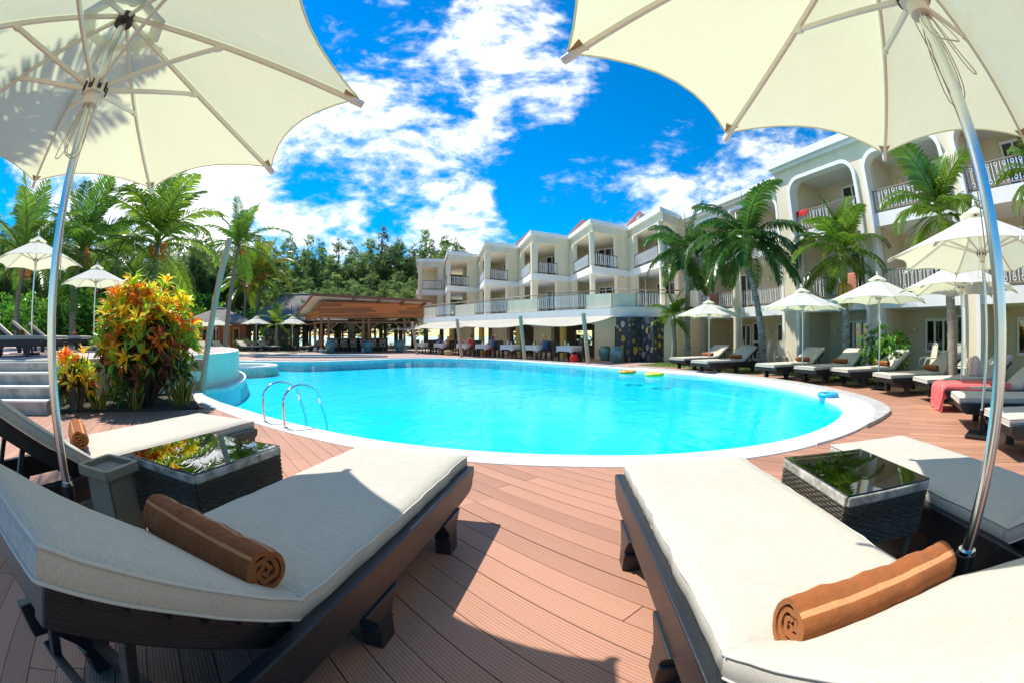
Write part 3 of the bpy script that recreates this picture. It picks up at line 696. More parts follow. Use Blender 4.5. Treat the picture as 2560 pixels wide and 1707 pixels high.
# ---- right wing: tall round-cornered frames over three storeys
rw = thing("hotel_wing", "cream hotel wing with tall white round-cornered frames behind the palms", "building")
def frame_block(P0, dv, bays, t_end, roof_z, step, depth, first=0.0, col_at=()):
    """facade along P0 + dv*t; bays = list of (t0, t1); everything behind lies along n"""
    P0 = Vector(P0); dv = Vector(dv).normalized(); nb = Vector((-dv.y, dv.x))
    if nb.x < 0: nb = -nb
    pt = lambda t, k=0.0: P0 + dv * t + nb * k
    ztop = 7.42; r = .55
    # piers and spandrel
    edges = [first] + [e for b in bays for e in b] + [t_end]
    for i in range(0, len(edges), 2):
        t0, t1 = edges[i], edges[i + 1]
        if t1 - t0 > .03:
            x = MB(); x.prism([pt(t0), pt(t1), pt(t1, .42), pt(t0, .42)], -.05, ztop); x.build("pier", M_WALL, rw, fixn=True)
    x = MB(); x.prism([pt(first), pt(t_end), pt(t_end, .42), pt(first, .42)], ztop, roof_z - .32); x.build("spandrel", M_WALL, rw, fixn=True)
    x = MB(); x.prism([pt(first - .05, -.32), pt(t_end, -.32), pt(t_end, depth), pt(first - .05, depth)], roof_z - .3, roof_z); x.build("roof_fascia", M_TRIM, rw, fixn=True)
    x = MB(); x.prism([pt(first - .02, -.16), pt(t_end, -.16), pt(t_end, depth), pt(first - .02, depth)], roof_z - .44, roof_z - .302); x.build("roof_moulding", M_TRIM, rw, fixn=True)
    for (t0, t1) in bays:
        # rounded upper corners of the opening and the white frame round it
        for s_, tc_ in ((1, t0), (-1, t1)):
            pts = [pt(tc_, .003)]
            for i in range(9):
                a = pi / 2 * i / 8; q = pt(tc_ + s_ * (r - r * sin(a)), .003); pts.append((q.x, q.y, ztop - r + r * cos(a)))
            pts = [(pts[0].x, pts[0].y, ztop)] + [p for p in pts[1:]]
            y = MB(); y.extr(pts, (nb.x * .41, nb.y * .41, 0)); y.build("corner_fillet", M_WALL, rw, fixn=True)
        prof = [(t0, -.02)]
        for i in range(9):
            a = pi / 2 * i / 8; prof.append((t0 + r - r * cos(a), ztop - r + r * sin(a)))
        for i in range(9):
            a = pi / 2 * (1 - i / 8); prof.append((t1 - r + r * cos(a), ztop - r + r * sin(a)))
        prof.append((t1, -.02)); fm = MB(); w = .15; m_ = len(prof); P = []
        ctr = (t0 + t1) / 2
        for (t, z) in prof:
            sx = 1 if t < ctr else -1
            # outwards direction: sideways on the legs, blending over the corner
            if z < ztop - r: ox, oz = -sx, 0
            else:
                cx_ = t0 + r if t < ctr else t1 - r; ox, oz = (t - cx_) / r, (z - (ztop - r)) / r; q_ = hypot(ox, oz) or 1; ox, oz = ox / q_, oz / q_
            for kk, dep in ((-.0, -.10), (w, -.10), (w, .05), (-.02, .30)):
                q = pt(t + ox * kk, dep); P.append((q.x, q.y, z + oz * kk))
        F = []
        for i in range(m_ - 1):
            for j in range(4): F.append((i * 4 + j, i * 4 + (j + 1) % 4, (i + 1) * 4 + (j + 1) % 4, (i + 1) * 4 + j))
        fm.add(P, F); fm.build("arched_frame", M_TRIM, rw, smooth=True, sharp=40, fixn=True)
        # floors, loggia walls, doors, railings
        for fl, z0 in enumerate((-.03, F1, F2)):
            z1 = (F1 - .46, F2 - .42, ztop + .1)[fl]
            if fl:
                x = MB(); x.prism([pt(t0 + .01, .06), pt(t1 - .01, .06), pt(t1 - .01, depth - .5), pt(t0 + .01, depth - .5)], z0 - .46, z0); x.build("floor_slab", M_TRIM, rw, fixn=True)
                for ta, tb in zip([t0 + .03] + [c for c in col_at if t0 < c < t1], [c for c in col_at if t0 < c < t1] + [t1 - .03]): railing(pt(ta, .14), pt(tb, .14), z0, .80, rw, False, .17)
            wall_seg(pt(t0, 2.0), pt(t1, 2.0), z0, z1, .2 if Vector((-dv.y, dv.x)).dot(nb) > 0 else -.2, M_WALL2, rw, "room_wall")
            for tc_ in (t0, t1): x = MB(); x.prism([pt(tc_ - .1, .42), pt(tc_ + .1, .42), pt(tc_ + .1, 2.0), pt(tc_ - .1, 2.0)], z0, z1); x.build("party_wall", M_WALL2, rw, fixn=True)
            mids = [t0] + [c for c in col_at if t0 < c < t1] + [t1]
            for ta, tb in zip(mids[:-1], mids[1:]):
                wd = tb - ta; no = -nb
                if fl == 0:
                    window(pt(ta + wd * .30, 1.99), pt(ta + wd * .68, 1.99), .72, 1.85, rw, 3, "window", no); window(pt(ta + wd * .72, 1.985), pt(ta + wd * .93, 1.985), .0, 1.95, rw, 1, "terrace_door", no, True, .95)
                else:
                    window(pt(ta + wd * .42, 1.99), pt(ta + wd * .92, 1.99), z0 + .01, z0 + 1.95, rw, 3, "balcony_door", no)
                q = pt(ta + wd * .16, 1.97); sconce((q.x, q.y, z0 + 1.5), no, rw)
    # ceiling of the top loggia
    x = MB(); x.prism([pt(first, .42), pt(t_end, .42), pt(t_end, depth - .3), pt(first, depth - .3)], ztop + .1, ztop + .14); x.build("loggia_ceiling", M_CEIL, rw, fixn=True)
    return pt
ptA = frame_block((10.04, 24.4), (1.69, -8.0), [(1.13, 7.76)], 8.25, 8.2, 0, 5.0, 0.0, (4.45,))
ptB = frame_block((11.0, 15.75), (.21, -.98), [(.9, 4.35), (5.0, 8.35), (9.1, 12.5), (13.2, 16.5)], 17.2, 8.45, 0, 5.4, 0.0)
q = ptA(4.45, -.02); x = MB(); x.lathe([(.19, -.03), (.19, 7.42)], (q.x, q.y, 0), 18); x.build("round_column", M_WALL, rw, smooth=True, sharp=40)
q = ptA(4.8, -.03); x = MB(); x.tube([(q.x, q.y, 0), (q.x, q.y, 7.4)], .04, 8); x.build("downpipe", M_FRAME, rw, smooth=True)
x = MB(); x.prism([(7.9, 20.6), (10.0, 22.6), (9.6, 23.3), (7.2, 21.0)], -.03, F1); x.build("link_wall", M_WALL, rw, fixn=True)
for dx in (0, .17): x = MB(); x.box((8.05 + dx, 20.72 + dx, .55), (.14, .09, .28), radians(43)); x.build("meter_box", M_FRAME, rw)

# towels drying on balcony rails
def rail_towel(pt, t0, w, z, h, col, lab):
    a = pt(t0, .14); b = pt(t0 + w, .14); nb = pt(0, 1) - pt(0, 0); m = MB(); P = []
    for i in range(9):
        q = a.lerp(b, i / 8); wv = .012 * sin(i * 1.9)
        for (k, dz) in ((-.05 + wv, -h), (-.045 + wv, -h * .5), (-.04, -.02), (-.02, .028), (.02, .028), (.04, -.02), (.045, -h * .6)): P.append((q.x + nb.x * k, q.y + nb.y * k, z + dz))
    m.add(P, [(i * 7 + j, (i + 1) * 7 + j, (i + 1) * 7 + j + 1, i * 7 + j + 1) for i in range(8) for j in range(6)]); tag(m.build("hanging_towel", mat("balcony_towel", col, .9, .15, 8), None, smooth=True), lab, "towel")
rail_towel(ptA, 2.0, .75, F1 + .82, .72, (.34, .12, .06), "brown towel hanging on the first floor balcony rail beside the dark palm")
rail_towel(ptB, 1.0, .6, F2 + .82, .22, (.55, .02, .02), "red towel on the top balcony rail behind the bright palm")
rail_towel(ptB, 2.9, .8, F2 + .82, .6, (.10, .09, .09), "dark towel on the top balcony rail near the white frame")
rail_towel(ptB, 3.3, .5, F1 + .82, .6, (.55, .22, .13), "orange towel hanging on the middle balcony behind the bright palm")

# ================================================================== plants
M_LEAF = leafmat("glossy_leaf", .34, .5, .45, 1.35); M_FROND = leafmat("palm_leaf", .30, .45, .6); M_NEEDLE = leafmat("casuarina_needles", .6, .6, .2)
M_TRUNK = mat("grey_palm_trunk", (.30, .26, .20), .9, .3, 4, bump=.6, bs=25, stretch=(1, 1, 5))
M_TRUNK2 = mat("lichen_palm_trunk", (.085, .075, .06), .9, .2, 5, (.46, .46, .43), bump=.6, bs=30, stretch=(1, 1, 2.2))
M_BARK = mat("dark_bark", (.10, .075, .055), .95, .3, 6, bump=.6, bs=20, stretch=(1, 1, .3))
M_SHAFT = mat("green_crownshaft", (.16, .24, .05), .5, .25, 5, stretch=(1, 1, .3))
M_FRUIT = mat("orange_coconuts", (.75, .26, .03), .5, .25, 4)
M_STALK = mat("yellow_flower_stalk", (.55, .42, .05), .7, .25, 6, stretch=(6, 6, 1))
M_SOIL = mat("planter_soil", (.06, .045, .03), 1, .3, 6, bump=.6, bs=30)
RP = random.Random(11)

def leaf(mb, p, d, up, L, w, col, fold=.25, bend=.15):
    d = Vector(d).normalized(); s = d.cross(up)
    if s.length < .05: s = d.cross(Vector((1, 0, 0)))
    s.normalize(); u = s.cross(d).normalized(); p = Vector(p)
    m = p + d * (L * .5) + u * (L * bend * .5); t = p + d * L - u * (L * bend)
    mb.add([p, m + s * (w / 2) + u * (w * fold), m, m - s * (w / 2) + u * (w * fold), t], [(0, 1, 2), (0, 2, 3), (1, 4, 2), (2, 4, 3)], col)

def frond_mesh(name, L, e0, e1, nl, ll, droop, hue, seed, fwd=.55, w=.05):
    rr = random.Random(seed); mb = MB(); seg = 14; p = Vector((0, 0, 0)); path = [p.copy()]; tan_ = []
    for i in range(seg):
        e = e0 + (e1 - e0) * (i / seg) ** 1.25; t = Vector((cos(e), 0, sin(e))); p = p + t * (L / seg); path.append(p.copy()); tan_.append(t)
    tan_.append(tan_[-1])
    rc = (hue[0] * 1.3 + .02, hue[1] * 1.15, hue[2] * .8)
    mb.tube(path, [.035 * (1 - .85 * i / seg) * (L / 3.5) + .004 for i in range(seg + 1)], 5, True, rc)
    for side in (-1, 1):
        for k in range(nl):
            s = .12 + .88 * (k + rr.uniform(-.3, .3)) / nl; s = min(.995, max(.1, s)); f = s * seg; i = min(seg - 1, int(f)); q = path[i].lerp(path[i + 1], f - i); t = tan_[i]
            l = ll * (math.sin(pi * min(1, .18 + s * .80)) ** .75) * rr.uniform(.85, 1.1) + .06
            upv = Vector((0, 1, 0)).cross(t) * -1
            d = (Vector((0, side, 0)) * 1.0 + t * (fwd + .5 * s) + upv * rr.uniform(.0, .25)).normalized()
            d2 = (d + Vector((0, 0, -droop * rr.uniform(.7, 1.3)))).normalized(); d3 = (d2 + Vector((0, 0, -droop * 1.3))).normalized()
            g = rr.uniform(.7, 1.25); yl = rr.random() ** 4 * .12
            c = (hue[0] * g + yl, hue[1] * g + yl * .8, hue[2] * g)
            wv = t.cross(d); wv = t * .75 + upv * .25; wv.normalize(); ww = w * (L / 3.5 + .3) * .58
            a0 = q; a1 = q + d * (l * .42); a2 = a1 + d2 * (l * .33); a3 = a2 + d3 * (l * .25)
            mb.add([a0 - wv * ww * .5, a0 + wv * ww * .5, a1 + wv * ww, a1 - wv * ww, a2 + wv * ww * .7, a2 - wv * ww * .7, a3], [(0, 1, 2, 3), (3, 2, 4, 5), (5, 4, 6)], c)
    return mb.mesh(name, M_FROND)
def frond_set(L, nl, ll, droop, hue, seed, arch=1.0, **k):
    return [frond_mesh("frond", L * f, radians(a), radians(b), nl, ll, dr * droop, hue, seed + i, **k) for i, (f, a, b, dr) in enumerate(((.82, 82, 50, .35), (.95, 66, 66 - 62 * arch, .5), (1.0, 46, 46 - 82 * arch, .6), (1.0, 24, 24 - 84 * arch, .7), (.95, 2, 2 - 70 * arch, .8), (.85, -22, -78, .9)))]
COCO = [frond_set(3.9, 40, .85, .5, (.12, .27, .03), 100), frond_set(3.9, 46, .9, .65, (.19, .32, .03), 200), frond_set(3.6, 42, .8, .7, (.27, .27, .02), 300)]
ROYAL = [frond_set(3.0, 56, .72, .95, (.05, .155, .028), 400, 1.35, fwd=.35, w=.06), frond_set(2.4, 50, .62, .6, (.12, .24, .025), 500, 1.1, fwd=.5, w=.06)]
def palm(name, label, base, top, r0, r1, fronds, nf, ring=.2, fruit=0, shaft=0.0, spear=0.0, group=None, curve=.15, seed=1, tmat=None, low=1.0, fs=1.0, stalk=0):
    rr = random.Random(seed); t = thing(name, label, "palm tree", base, 0, group)
    h = top[2] - base[2]; dx, dy = top[0] - base[0], top[1] - base[1]; path = []; rad = []; n = max(16, int(h / ring)); bx, by = rr.uniform(-1, 1) * curve, rr.uniform(-1, 1) * curve
    for i in range(n + 1):
        s = i / n; path.append((dx * s ** 1.4 + bx * sin(pi * s), dy * s ** 1.4 + by * sin(pi * s), h * s)); rad.append(lerp(r0, r1, min(1, s * 1.3)) * (1.0 + (.07 if i % 2 else -.03)) + (r0 * .5 * max(0, .06 - s) / .06))
    m = MB(); m.tube(path, rad, 10); m.build("trunk", tmat or M_TRUNK, t, smooth=True)
    tp = Vector(path[-1])
    if shaft:
        m = MB(); m.tube([tp - Vector((0, 0, .1)), tp + Vector((0, 0, shaft * .4)), tp + Vector((0, 0, shaft))], [r1 * 1.25, r1 * 1.35, r1 * .6], 10); m.build("crownshaft", M_SHAFT, t, smooth=True); tp = tp + Vector((0, 0, shaft * .92))
    for i in range(nf):
        k = (i + .5) / nf; vi = min(5, int(k ** (1.0 / low) * 5.6)); f = link("frond", fronds[vi], t); f.location = tp + Vector((0, 0, .12 * (1 - k)))
        f.rotation_euler = (rr.uniform(-.12, .12), rr.uniform(-.12, .12), i * 2.39996 + rr.uniform(-.25, .25)); sc = rr.uniform(.85, 1.1) * fs; f.scale = (sc, sc, sc)
    if spear:
        m = MB(); e = tp + Vector((rr.uniform(-.1, .0), 0, spear)); m.tube([tp, tp.lerp(e, .5) + Vector((.02, 0, 0)), e], [.035, .022, .006], 5, True, (.10, .17, .03)); m.build("spear_leaf", M_FROND, t)
    if fruit:
        for b in range(fruit):
            a = b * 2 * pi / fruit + rr.uniform(-.3, .3); m = MB()
            for j in range(12):
                c = tp + Vector((cos(a) * rr.uniform(.2, .85), sin(a) * rr.uniform(.2, .85), .05 - rr.uniform(0, .85))); r = rr.uniform(.08, .13)
                m.lathe([(0, -r * 1.1), (r * .7, -r * .7), (r, 0), (r * .7, r * .7), (0, r * 1.1)], c, 7)
            m.tube([tp, tp + Vector((cos(a) * .3, sin(a) * .3, -.1)), tp + Vector((cos(a) * .45, sin(a) * .45, -.6))], .025, 5); m.build("coconut_bunch", M_FRUIT, t, smooth=True)
    if stalk:
        m = MB()
        for j in range(70):
            a = rr.uniform(0, 2 * pi); q = rr.uniform(.05, .30); z0 = tp.z - shaft - .05
            m.tube([(tp.x - .12, tp.y - .1, z0), (tp.x - .12 + cos(a) * q, tp.y - .15 + sin(a) * q, z0 - rr.uniform(.1, .2)), (tp.x - .14 + cos(a) * q * 1.1, tp.y - .16 + sin(a) * q * 1.1, z0 - rr.uniform(.5, .95))], .012, 4, False)
        m.build("hanging_flower_stalks", M_STALK, t)
    return t
def AZ(a, D, z=0.0): return (D * sin(radians(a)), D * cos(radians(a)), z)
# --- right-hand side
palm("royal_palm", "dark drooping palm with upright spear beside the stone wall", (8.02, 19.6, -.02), (8.02, 19.4, 4.1), .16, .11, ROYAL[0], 17, .22, 0, 1.0, 2.1, "palms before the right wing", .06, 21, M_TRUNK2, 1.9, 1.0)
palm("royal_palm", "tall drooping palm with long spear leaf between first and second umbrella", (9.1, 14.6, -.02), (8.6, 14.7, 3.7), .17, .11, ROYAL[0], 20, .22, 0, 1.0, 2.3, "palms before the right wing", .06, 22, M_TRUNK2, 1.9, 1.04)
palm("royal_palm", "bright green palm with hanging yellow flower stalks above the second umbrella", (10.75, 11.5, -.02), (10.7, 11.5, 3.1), .17, .12, ROYAL[1], 15, .18, 0, .85, .9, "palms before the right wing", .05, 23, M_TRUNK2, 1.25, 1.05, 1)
palm("royal_palm", "large bright palm rising behind the rightmost row umbrellas", (9.75, 6.1, -.02), (9.65, 6.15, 3.1), .16, .12, ROYAL[1], 15, .18, 0, .9, 0, "palms before the right wing", .05, 24, M_TRUNK, 1.15, .92)
palm("royal_palm", "palm fronds reaching in at the right picture edge", (11.2, 3.0, -.02), (11.1, 3.0, 3.6), .16, .12, ROYAL[1], 13, .18, 0, .8, 0, "palms before the right wing", .05, 25, M_TRUNK, 1.0, .9)
palm("young_palm", "short young palm left of the dark drooping palm", (7.35, 19.7, -.02), (7.3, 19.6, 1.75), .15, .10, ROYAL[1], 11, .16, 0, .35, 0, None, .04, 26, M_TRUNK, 1.0, .62)
# --- left-hand side
GP = "coconut palms on the left"
palm("coconut_palm", "coconut palm with dark fronds behind the nearest terrace umbrella", AZ(-65, 22), AZ(-65.1, 22, 4.4), .20, .13, COCO[0], 17, .2, 2, 0, 0, GP, .3, 31, fs=1.2)
palm("coconut_palm", "coconut palm with orange nuts left of the tallest centre-left palm", AZ(-57.2, 24), AZ(-57.0, 24, 5.3), .20, .13, COCO[0], 19, .2, 4, 0, 0, GP, .3, 32, fs=1.3)
palm("coconut_palm", "upright coconut palm directly behind the croton bush", AZ(-47.2, 26), AZ(-46.4, 26, 6.1), .22, .14, COCO[1], 20, .2, 4, 0, 0, GP, .35, 33, fs=1.4)
palm("coconut_palm", "slender tall coconut palm with ringed trunk beside the leaning post", AZ(-36.7, 38), AZ(-35.4, 38, 8.5), .24, .15, COCO[0], 20, .22, 1, 0, 0, GP, .3, 34, fs=1.25)
palm("coconut_palm", "low yellow-green coconut palm with orange nuts left of its twin", AZ(-34.4, 50), AZ(-34.1, 50, 6.9), .22, .14, COCO[1], 17, .2, 4, 0, 0, GP, .3, 35, fs=1.35)
palm("coconut_palm", "yellow-green coconut palm with orange nuts nearest the bar", AZ(-32.9, 50), AZ(-32.2, 50, 7.9), .22, .14, COCO[2], 19, .2, 4, 0, 0, GP, .35, 36, fs=1.3)
palm("coconut_palm", "thin pale palm between two fruiting coconut palms", AZ(-51.8, 31), AZ(-52, 31, 6.0), .16, .11, COCO[1], 13, .2, 0, 0, 0, GP, .3, 37, fs=1.1)
palm("coconut_palm", "near coconut palm whose yellow fronds hang below the large left umbrella", (-9.6, -.9, .8), (-6.8, 2.2, 6.0), .2, .13, COCO[2], 18, .2, 0, 0, 0, GP, .2, 38, fs=.95)
palm("young_palm", "small bright palm beside the dark stone screen", AZ(-29.9, 42), AZ(-29.9, 42, 2.3), .2, .13, COCO[1], 9, .2, 0, 0, 0, None, .1, 39, fs=.62)

# --- casuarinas
def casuarina(seed, H, R):
    """several ascending leaders, each a feathery plume of thin needle sprays with drooping tips"""
    rr = random.Random(seed); tr = MB(); path = [(rr.uniform(-.25, .25) * i / 6, rr.uniform(-.25, .25) * i / 6, H * .9 * i / 6) for i in range(7)]
    tr.tube(path, [.20 * (1 - i / 6.5) + .03 for i in range(7)], 7)
    cr = MB()
    for b in range(15):
        a = b * 2.4 + rr.uniform(-.4, .4); z0 = H * (.16 + .50 * (b / 15) + rr.uniform(-.04, .04)); rl = R * rr.uniform(.5, 1.25) * (1.0 if b < 11 else .6); top = min(H, z0 + H * rr.uniform(.22, .42))
        if b == 14: z0, rl, top = H * .6, .1, H
        s0 = Vector((0, 0, z0)); s1 = Vector((cos(a) * rl * .75, sin(a) * rl * .75, lerp(z0, top, .45))); s2 = Vector((cos(a) * rl, sin(a) * rl, top)); tr.tube([s0, s1, s2], [.06, .035, .008], 5, False); g0 = rr.uniform(.7, 1.3)
        for k in range(62):
            f = rr.uniform(.12, 1.0); q = s0.lerp(s1, f).lerp(s1.lerp(s2, f), f); wd = (1.05 - f) * .9 + .34; q = q + Vector((rr.gauss(0, wd * .5), rr.gauss(0, wd * .5), rr.gauss(0, .25))); g = g0 * rr.uniform(.7, 1.35); col = (.21 * g, .31 * g, .095 * g)
            ax = Vector((rr.gauss(0, .7) + cos(a) * .4, rr.gauss(0, .7) + sin(a) * .4, rr.uniform(.1, 1.2))).normalized()
            for j in range(12):
                d = (ax + Vector((rr.gauss(0, .45), rr.gauss(0, .45), rr.gauss(0, .35)))).normalized(); l = rr.uniform(.35, .85); w = d.cross(Vector((rr.gauss(0, 1), rr.gauss(0, 1), rr.gauss(0, 1)))).normalized() * .021
                m = q + d * l * .6; t = q + d * l + Vector((0, 0, -.25 * l)); cr.add([q - w, q + w, m + w, m - w, t], [(0, 1, 2, 3), (3, 2, 4)], col)
    return tr.mesh("trunk", M_BARK, True), cr.mesh("crown", M_NEEDLE)
CAS = [casuarina(60 + i, 12.0, 2.6 + .3 * i) for i in range(4)]
def tree(name, label, meshes, loc, sc, rz, group, cat="tree"):
    t = thing(name, label, cat, loc, rz, group); t.scale = sc
    link("trunk", meshes[0], t); stuff(link("crown", meshes[1], t)); return t
i = 0; a = -76.0
while a < -7.0:
    D = RP.uniform(60, 68) if a > -50 else RP.uniform(36, 46); el = (13.6 if a > -17 else 11.8 if a > -32 else 12 if a > -50 else 13.5) + RP.uniform(-1.6, 1.2)
    h = 1.2 + D * math.tan(radians(el)); k = h / 12.6
    grp = "casuarinas behind the bar" if a > -31 else "casuarinas behind the left palms"; lab = "feathery casuarina tree in the tall row behind the wooden bar" if a > -31 else "feathery casuarina tree in the tall row behind the coconut palms"
    tree("casuarina_tree", lab, CAS[i % 4], AZ(a, D, -.1), (k * RP.uniform(.95, 1.2), k * RP.uniform(.95, 1.2), k), RP.uniform(0, 6), grp)
    i += 1; a += RP.uniform(1.5, 2.2)
for a, D, el in ((-24, 50, 6.5), (-20, 49, 7), (-16, 50, 7.5), (-12.5, 49, 8), (-28, 50, 6), (-22, 54, 8.2), (-14, 54, 8.8), (-18, 55, 8.6), (-26, 56, 8), (-30, 55, 7.6)):
    k = (1.2 + D * math.tan(radians(el))) / 12.6
    tree("casuarina_tree", "lower bushy casuarina in the front row behind the bar roof", CAS[i % 4], AZ(a, D, -.3), (k * 1.7, k * 1.7, k), RP.uniform(0, 6), "lower casuarinas behind the bar roof"); i += 1
# --- broad-leaved trees
def broadleaf(seed, H, R, nclump, nleaf, ls, hues):
    rr = random.Random(seed); tr = MB(); cr = MB(); tr.tube([(0, 0, 0), (.1, .05, H * .25), (0, .1, H * .5)], [.14, .11, .07], 7)
    for c in range(nclump):
        a = rr.uniform(0, 2 * pi); s = rr.random() ** .5; e = Vector((cos(a) * R * s, sin(a) * R * s, H * (.18 + .72 * rr.random() * sqrt(max(.05, 1 - s * s * .8))))); r = R * rr.uniform(.22, .38)
        if c % 3 == 0: tr.tube([(0, .05, H * .3), Vector((0, .05, H * .3)).lerp(e, .6), e], [.05, .03, .012], 5, False)
        hue = rr.choice(hues); g0 = rr.uniform(.7, 1.25)
        for k in range(nleaf):
            n_ = Vector((rr.gauss(0, 1), rr.gauss(0, 1), rr.gauss(.25, 1))).normalized(); q = e + n_ * (r * rr.uniform(.55, 1.0)); g = g0 * rr.uniform(.7, 1.3)
            d = (n_ + Vector((rr.gauss(0, .6), rr.gauss(0, .6), rr.gauss(-.1, .5)))).normalized()
            leaf(cr, q, d, n_, ls * rr.uniform(.7, 1.2), ls * .55, (hue[0] * g, hue[1] * g, hue[2] * g))
    return tr.mesh("trunk", M_BARK, True), cr.mesh("crown", M_LEAF)
GREENS = [(.08, .25, .025), (.11, .30, .03), (.16, .34, .03), (.06, .18, .025)]
BRO = [broadleaf(70 + i, 4.0, 2.2, 42, 62, .30, GREENS) for i in range(3)]
i = 0
for a in [-74, -70.5, -67, -63.5, -60.5, -57.5, -54.5, -51.5, -48.5, -45.5, -42.5, -40, -37.5, -30.5]:
    D = RP.uniform(27, 33) if a < -44 else RP.uniform(54, 57); el = RP.uniform(4.6, 6.6) if a < -38 else RP.uniform(4.2, 5.2); k = (1.2 + D * math.tan(radians(el))) / 4.0
    tree("broadleaf_tree", "dense glossy green broad-leaved tree in the bank behind the terrace", BRO[i % 3], AZ(a, D, -.05), (k * 1.05, k * 1.05, k), RP.uniform(0, 6), "broad-leaved trees behind the terrace"); i += 1
# --- shrubs
def shrub(name, label, loc, R, H, nros, nl, L, w, palette, seed, stems=True, group=None, floor=.15, cat="shrub", gap=None):
    """rosettes of leaves on an ellipsoid, plus inner foliage"""
    rr = random.Random(seed); t = thing(name, label, cat, loc, 0, group); mb = MB(); st_ = MB()
    for i in range(nros):
        z = rr.uniform(-.85, 1); a = rr.uniform(0, 2 * pi); q = sqrt(max(0, 1 - z * z)); k = rr.uniform(.62, 1.0) if i % 3 else rr.uniform(.3, .7)
        n_ = Vector((cos(a) * q, sin(a) * q, z)); k *= 1 + .16 * sin(3 * a + seed) * q
        c = Vector((n_.x * R * k, n_.y * R * k, max(floor, H / 2 + z * H / 2 * k)))
        hue = palette(rr, c.z / H, k); ax = (n_ + Vector((0, 0, .75))).normalized()
        if stems and i % 4 == 0: st_.tube([(n_.x * .12, n_.y * .12, 0), c * .55, c], [.022, .015, .01], 5, False)
        for j in range(nl):
            b = j * 2.4 + rr.uniform(-.4, .4); s_ = ax.cross(Vector((cos(b), sin(b), .3))).normalized(); sp = rr.uniform(.35, 1.25); d = (ax * rr.uniform(.35, 1.0) + s_ * sp).normalized(); g = rr.uniform(.75, 1.25)
            h2 = hue if rr.random() < .8 else palette(rr, c.z / H, k)
            leaf(mb, c + d * .02, d, ax, L * rr.uniform(.7, 1.15), w * rr.uniform(.8, 1.15), (h2[0] * g, h2[1] * g, h2[2] * g), .22, .16)
    if stems: st_.build("stems", M_BARK, t)
    stuff(mb.build("foliage", M_LEAF, t)); return t
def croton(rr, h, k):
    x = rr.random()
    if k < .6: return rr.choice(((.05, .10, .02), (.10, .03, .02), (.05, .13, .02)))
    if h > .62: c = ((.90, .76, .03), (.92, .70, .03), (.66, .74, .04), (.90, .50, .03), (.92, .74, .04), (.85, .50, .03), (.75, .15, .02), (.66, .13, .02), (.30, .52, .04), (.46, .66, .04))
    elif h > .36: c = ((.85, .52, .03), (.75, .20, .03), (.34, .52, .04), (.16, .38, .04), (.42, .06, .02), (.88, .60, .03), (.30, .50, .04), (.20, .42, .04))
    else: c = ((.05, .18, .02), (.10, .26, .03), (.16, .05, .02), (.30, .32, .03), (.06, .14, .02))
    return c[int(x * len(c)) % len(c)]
def greenp(rr, h, k): return rr.choice(GREENS)
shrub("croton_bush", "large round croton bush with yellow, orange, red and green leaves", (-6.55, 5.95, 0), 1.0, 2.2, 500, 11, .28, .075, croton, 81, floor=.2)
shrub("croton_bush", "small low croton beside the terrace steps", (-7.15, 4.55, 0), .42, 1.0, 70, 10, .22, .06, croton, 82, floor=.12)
def flowery(rr, h, k): return (.60, .25, .03) if rr.random() < .03 else rr.choice(GREENS)
shrub("flowering_shrub", "leafy green shrub with orange blooms behind the row loungers", (10.7, 9.45, -.02), .85, 1.6, 190, 9, .16, .085, flowery, 83)
shrub("green_bush", "green bush at the foot of the far sunbathers' loungers", AZ(-34.3, 43), .9, 1.0, 60, 9, .28, .14, greenp, 84)
shrub("green_bush", "small pale bush against the dark stone screen", AZ(-29.0, 43.2), .5, .9, 40, 9, .25, .13, greenp, 85)
for j, t_ in enumerate((.13, .30, .50, .64, .74, .88)):
    q = bw0 + bdv * (LB * t_) + tn * 1.6
    shrub("garden_bush", ("bright bush outside the restaurant's window nearest the stone wall", "bright bush outside the restaurant window beyond the ochre column", "bright bush outside the middle restaurant window", "bush outside the restaurant window left of the middle", "bush outside the second restaurant window from the bar", "bright bush outside the restaurant window nearest the bar")[j], (q.x, q.y, 0), 1.0, 1.5, 70, 9, .25, .13, lambda rr, h, k: rr.choice(((.16, .34, .03), (.10, .25, .02))), 90 + j)
# --- planter edge, soil and mother-in-law's tongue
x = MB(); x.prism([(-7.45, 4.25), (-5.25, 6.15), (-6.7, 7.6), (-7.2, 7.5), (-7.7, 6.3), (-8.2, 4.95)], -.03, .035); struct(x.build("planter_soil", M_SOIL))
M_SANS = leafmat("variegated_blade", .4, .2)
def sans(loc, n, h, seed, label):
    rr = random.Random(seed); t = thing("snake_plant", label, "plant", loc); mb = MB()
    for i in range(n):
        a = rr.uniform(0, 2 * pi); r = rr.uniform(0, .22); b = Vector((cos(a) * r, sin(a) * r, 0)); ln = rr.uniform(.6, 1.0) * h; tilt = Vector((cos(a) * .3, sin(a) * .3, 1)).normalized(); f = Vector((-sin(a), cos(a), 0)); pr = None
        f = (f + Vector((rr.uniform(-.5, .5), rr.uniform(-.5, .5), 0))).normalized()
        for s in range(6):
            u = s / 5; c = b + tilt * (ln * u) + Vector((cos(a), sin(a), 0)) * (.12 * u * u); w = .034 * (1 - u ** 2.2) * (.6 + 1.3 * min(u * 2, .6)); row = [c - f * w, c - f * w * .55, c + f * w * .55, c + f * w]
            if pr:
                g = rr.uniform(.8, 1.2)
                for k, colr in ((0, (.42, .38, .06)), (1, (.05 * g, .12 * g, .03)), (2, (.42, .38, .06))): mb.quad(pr[k], pr[k + 1], row[k + 1], row[k], colr)
            pr = row
    stuff(mb.build("blades", M_SANS, t)); return t
sans((-5.72, 6.15, .03), 26, .62, 1, "variegated snake plant clump at the planter's right end by the pool")
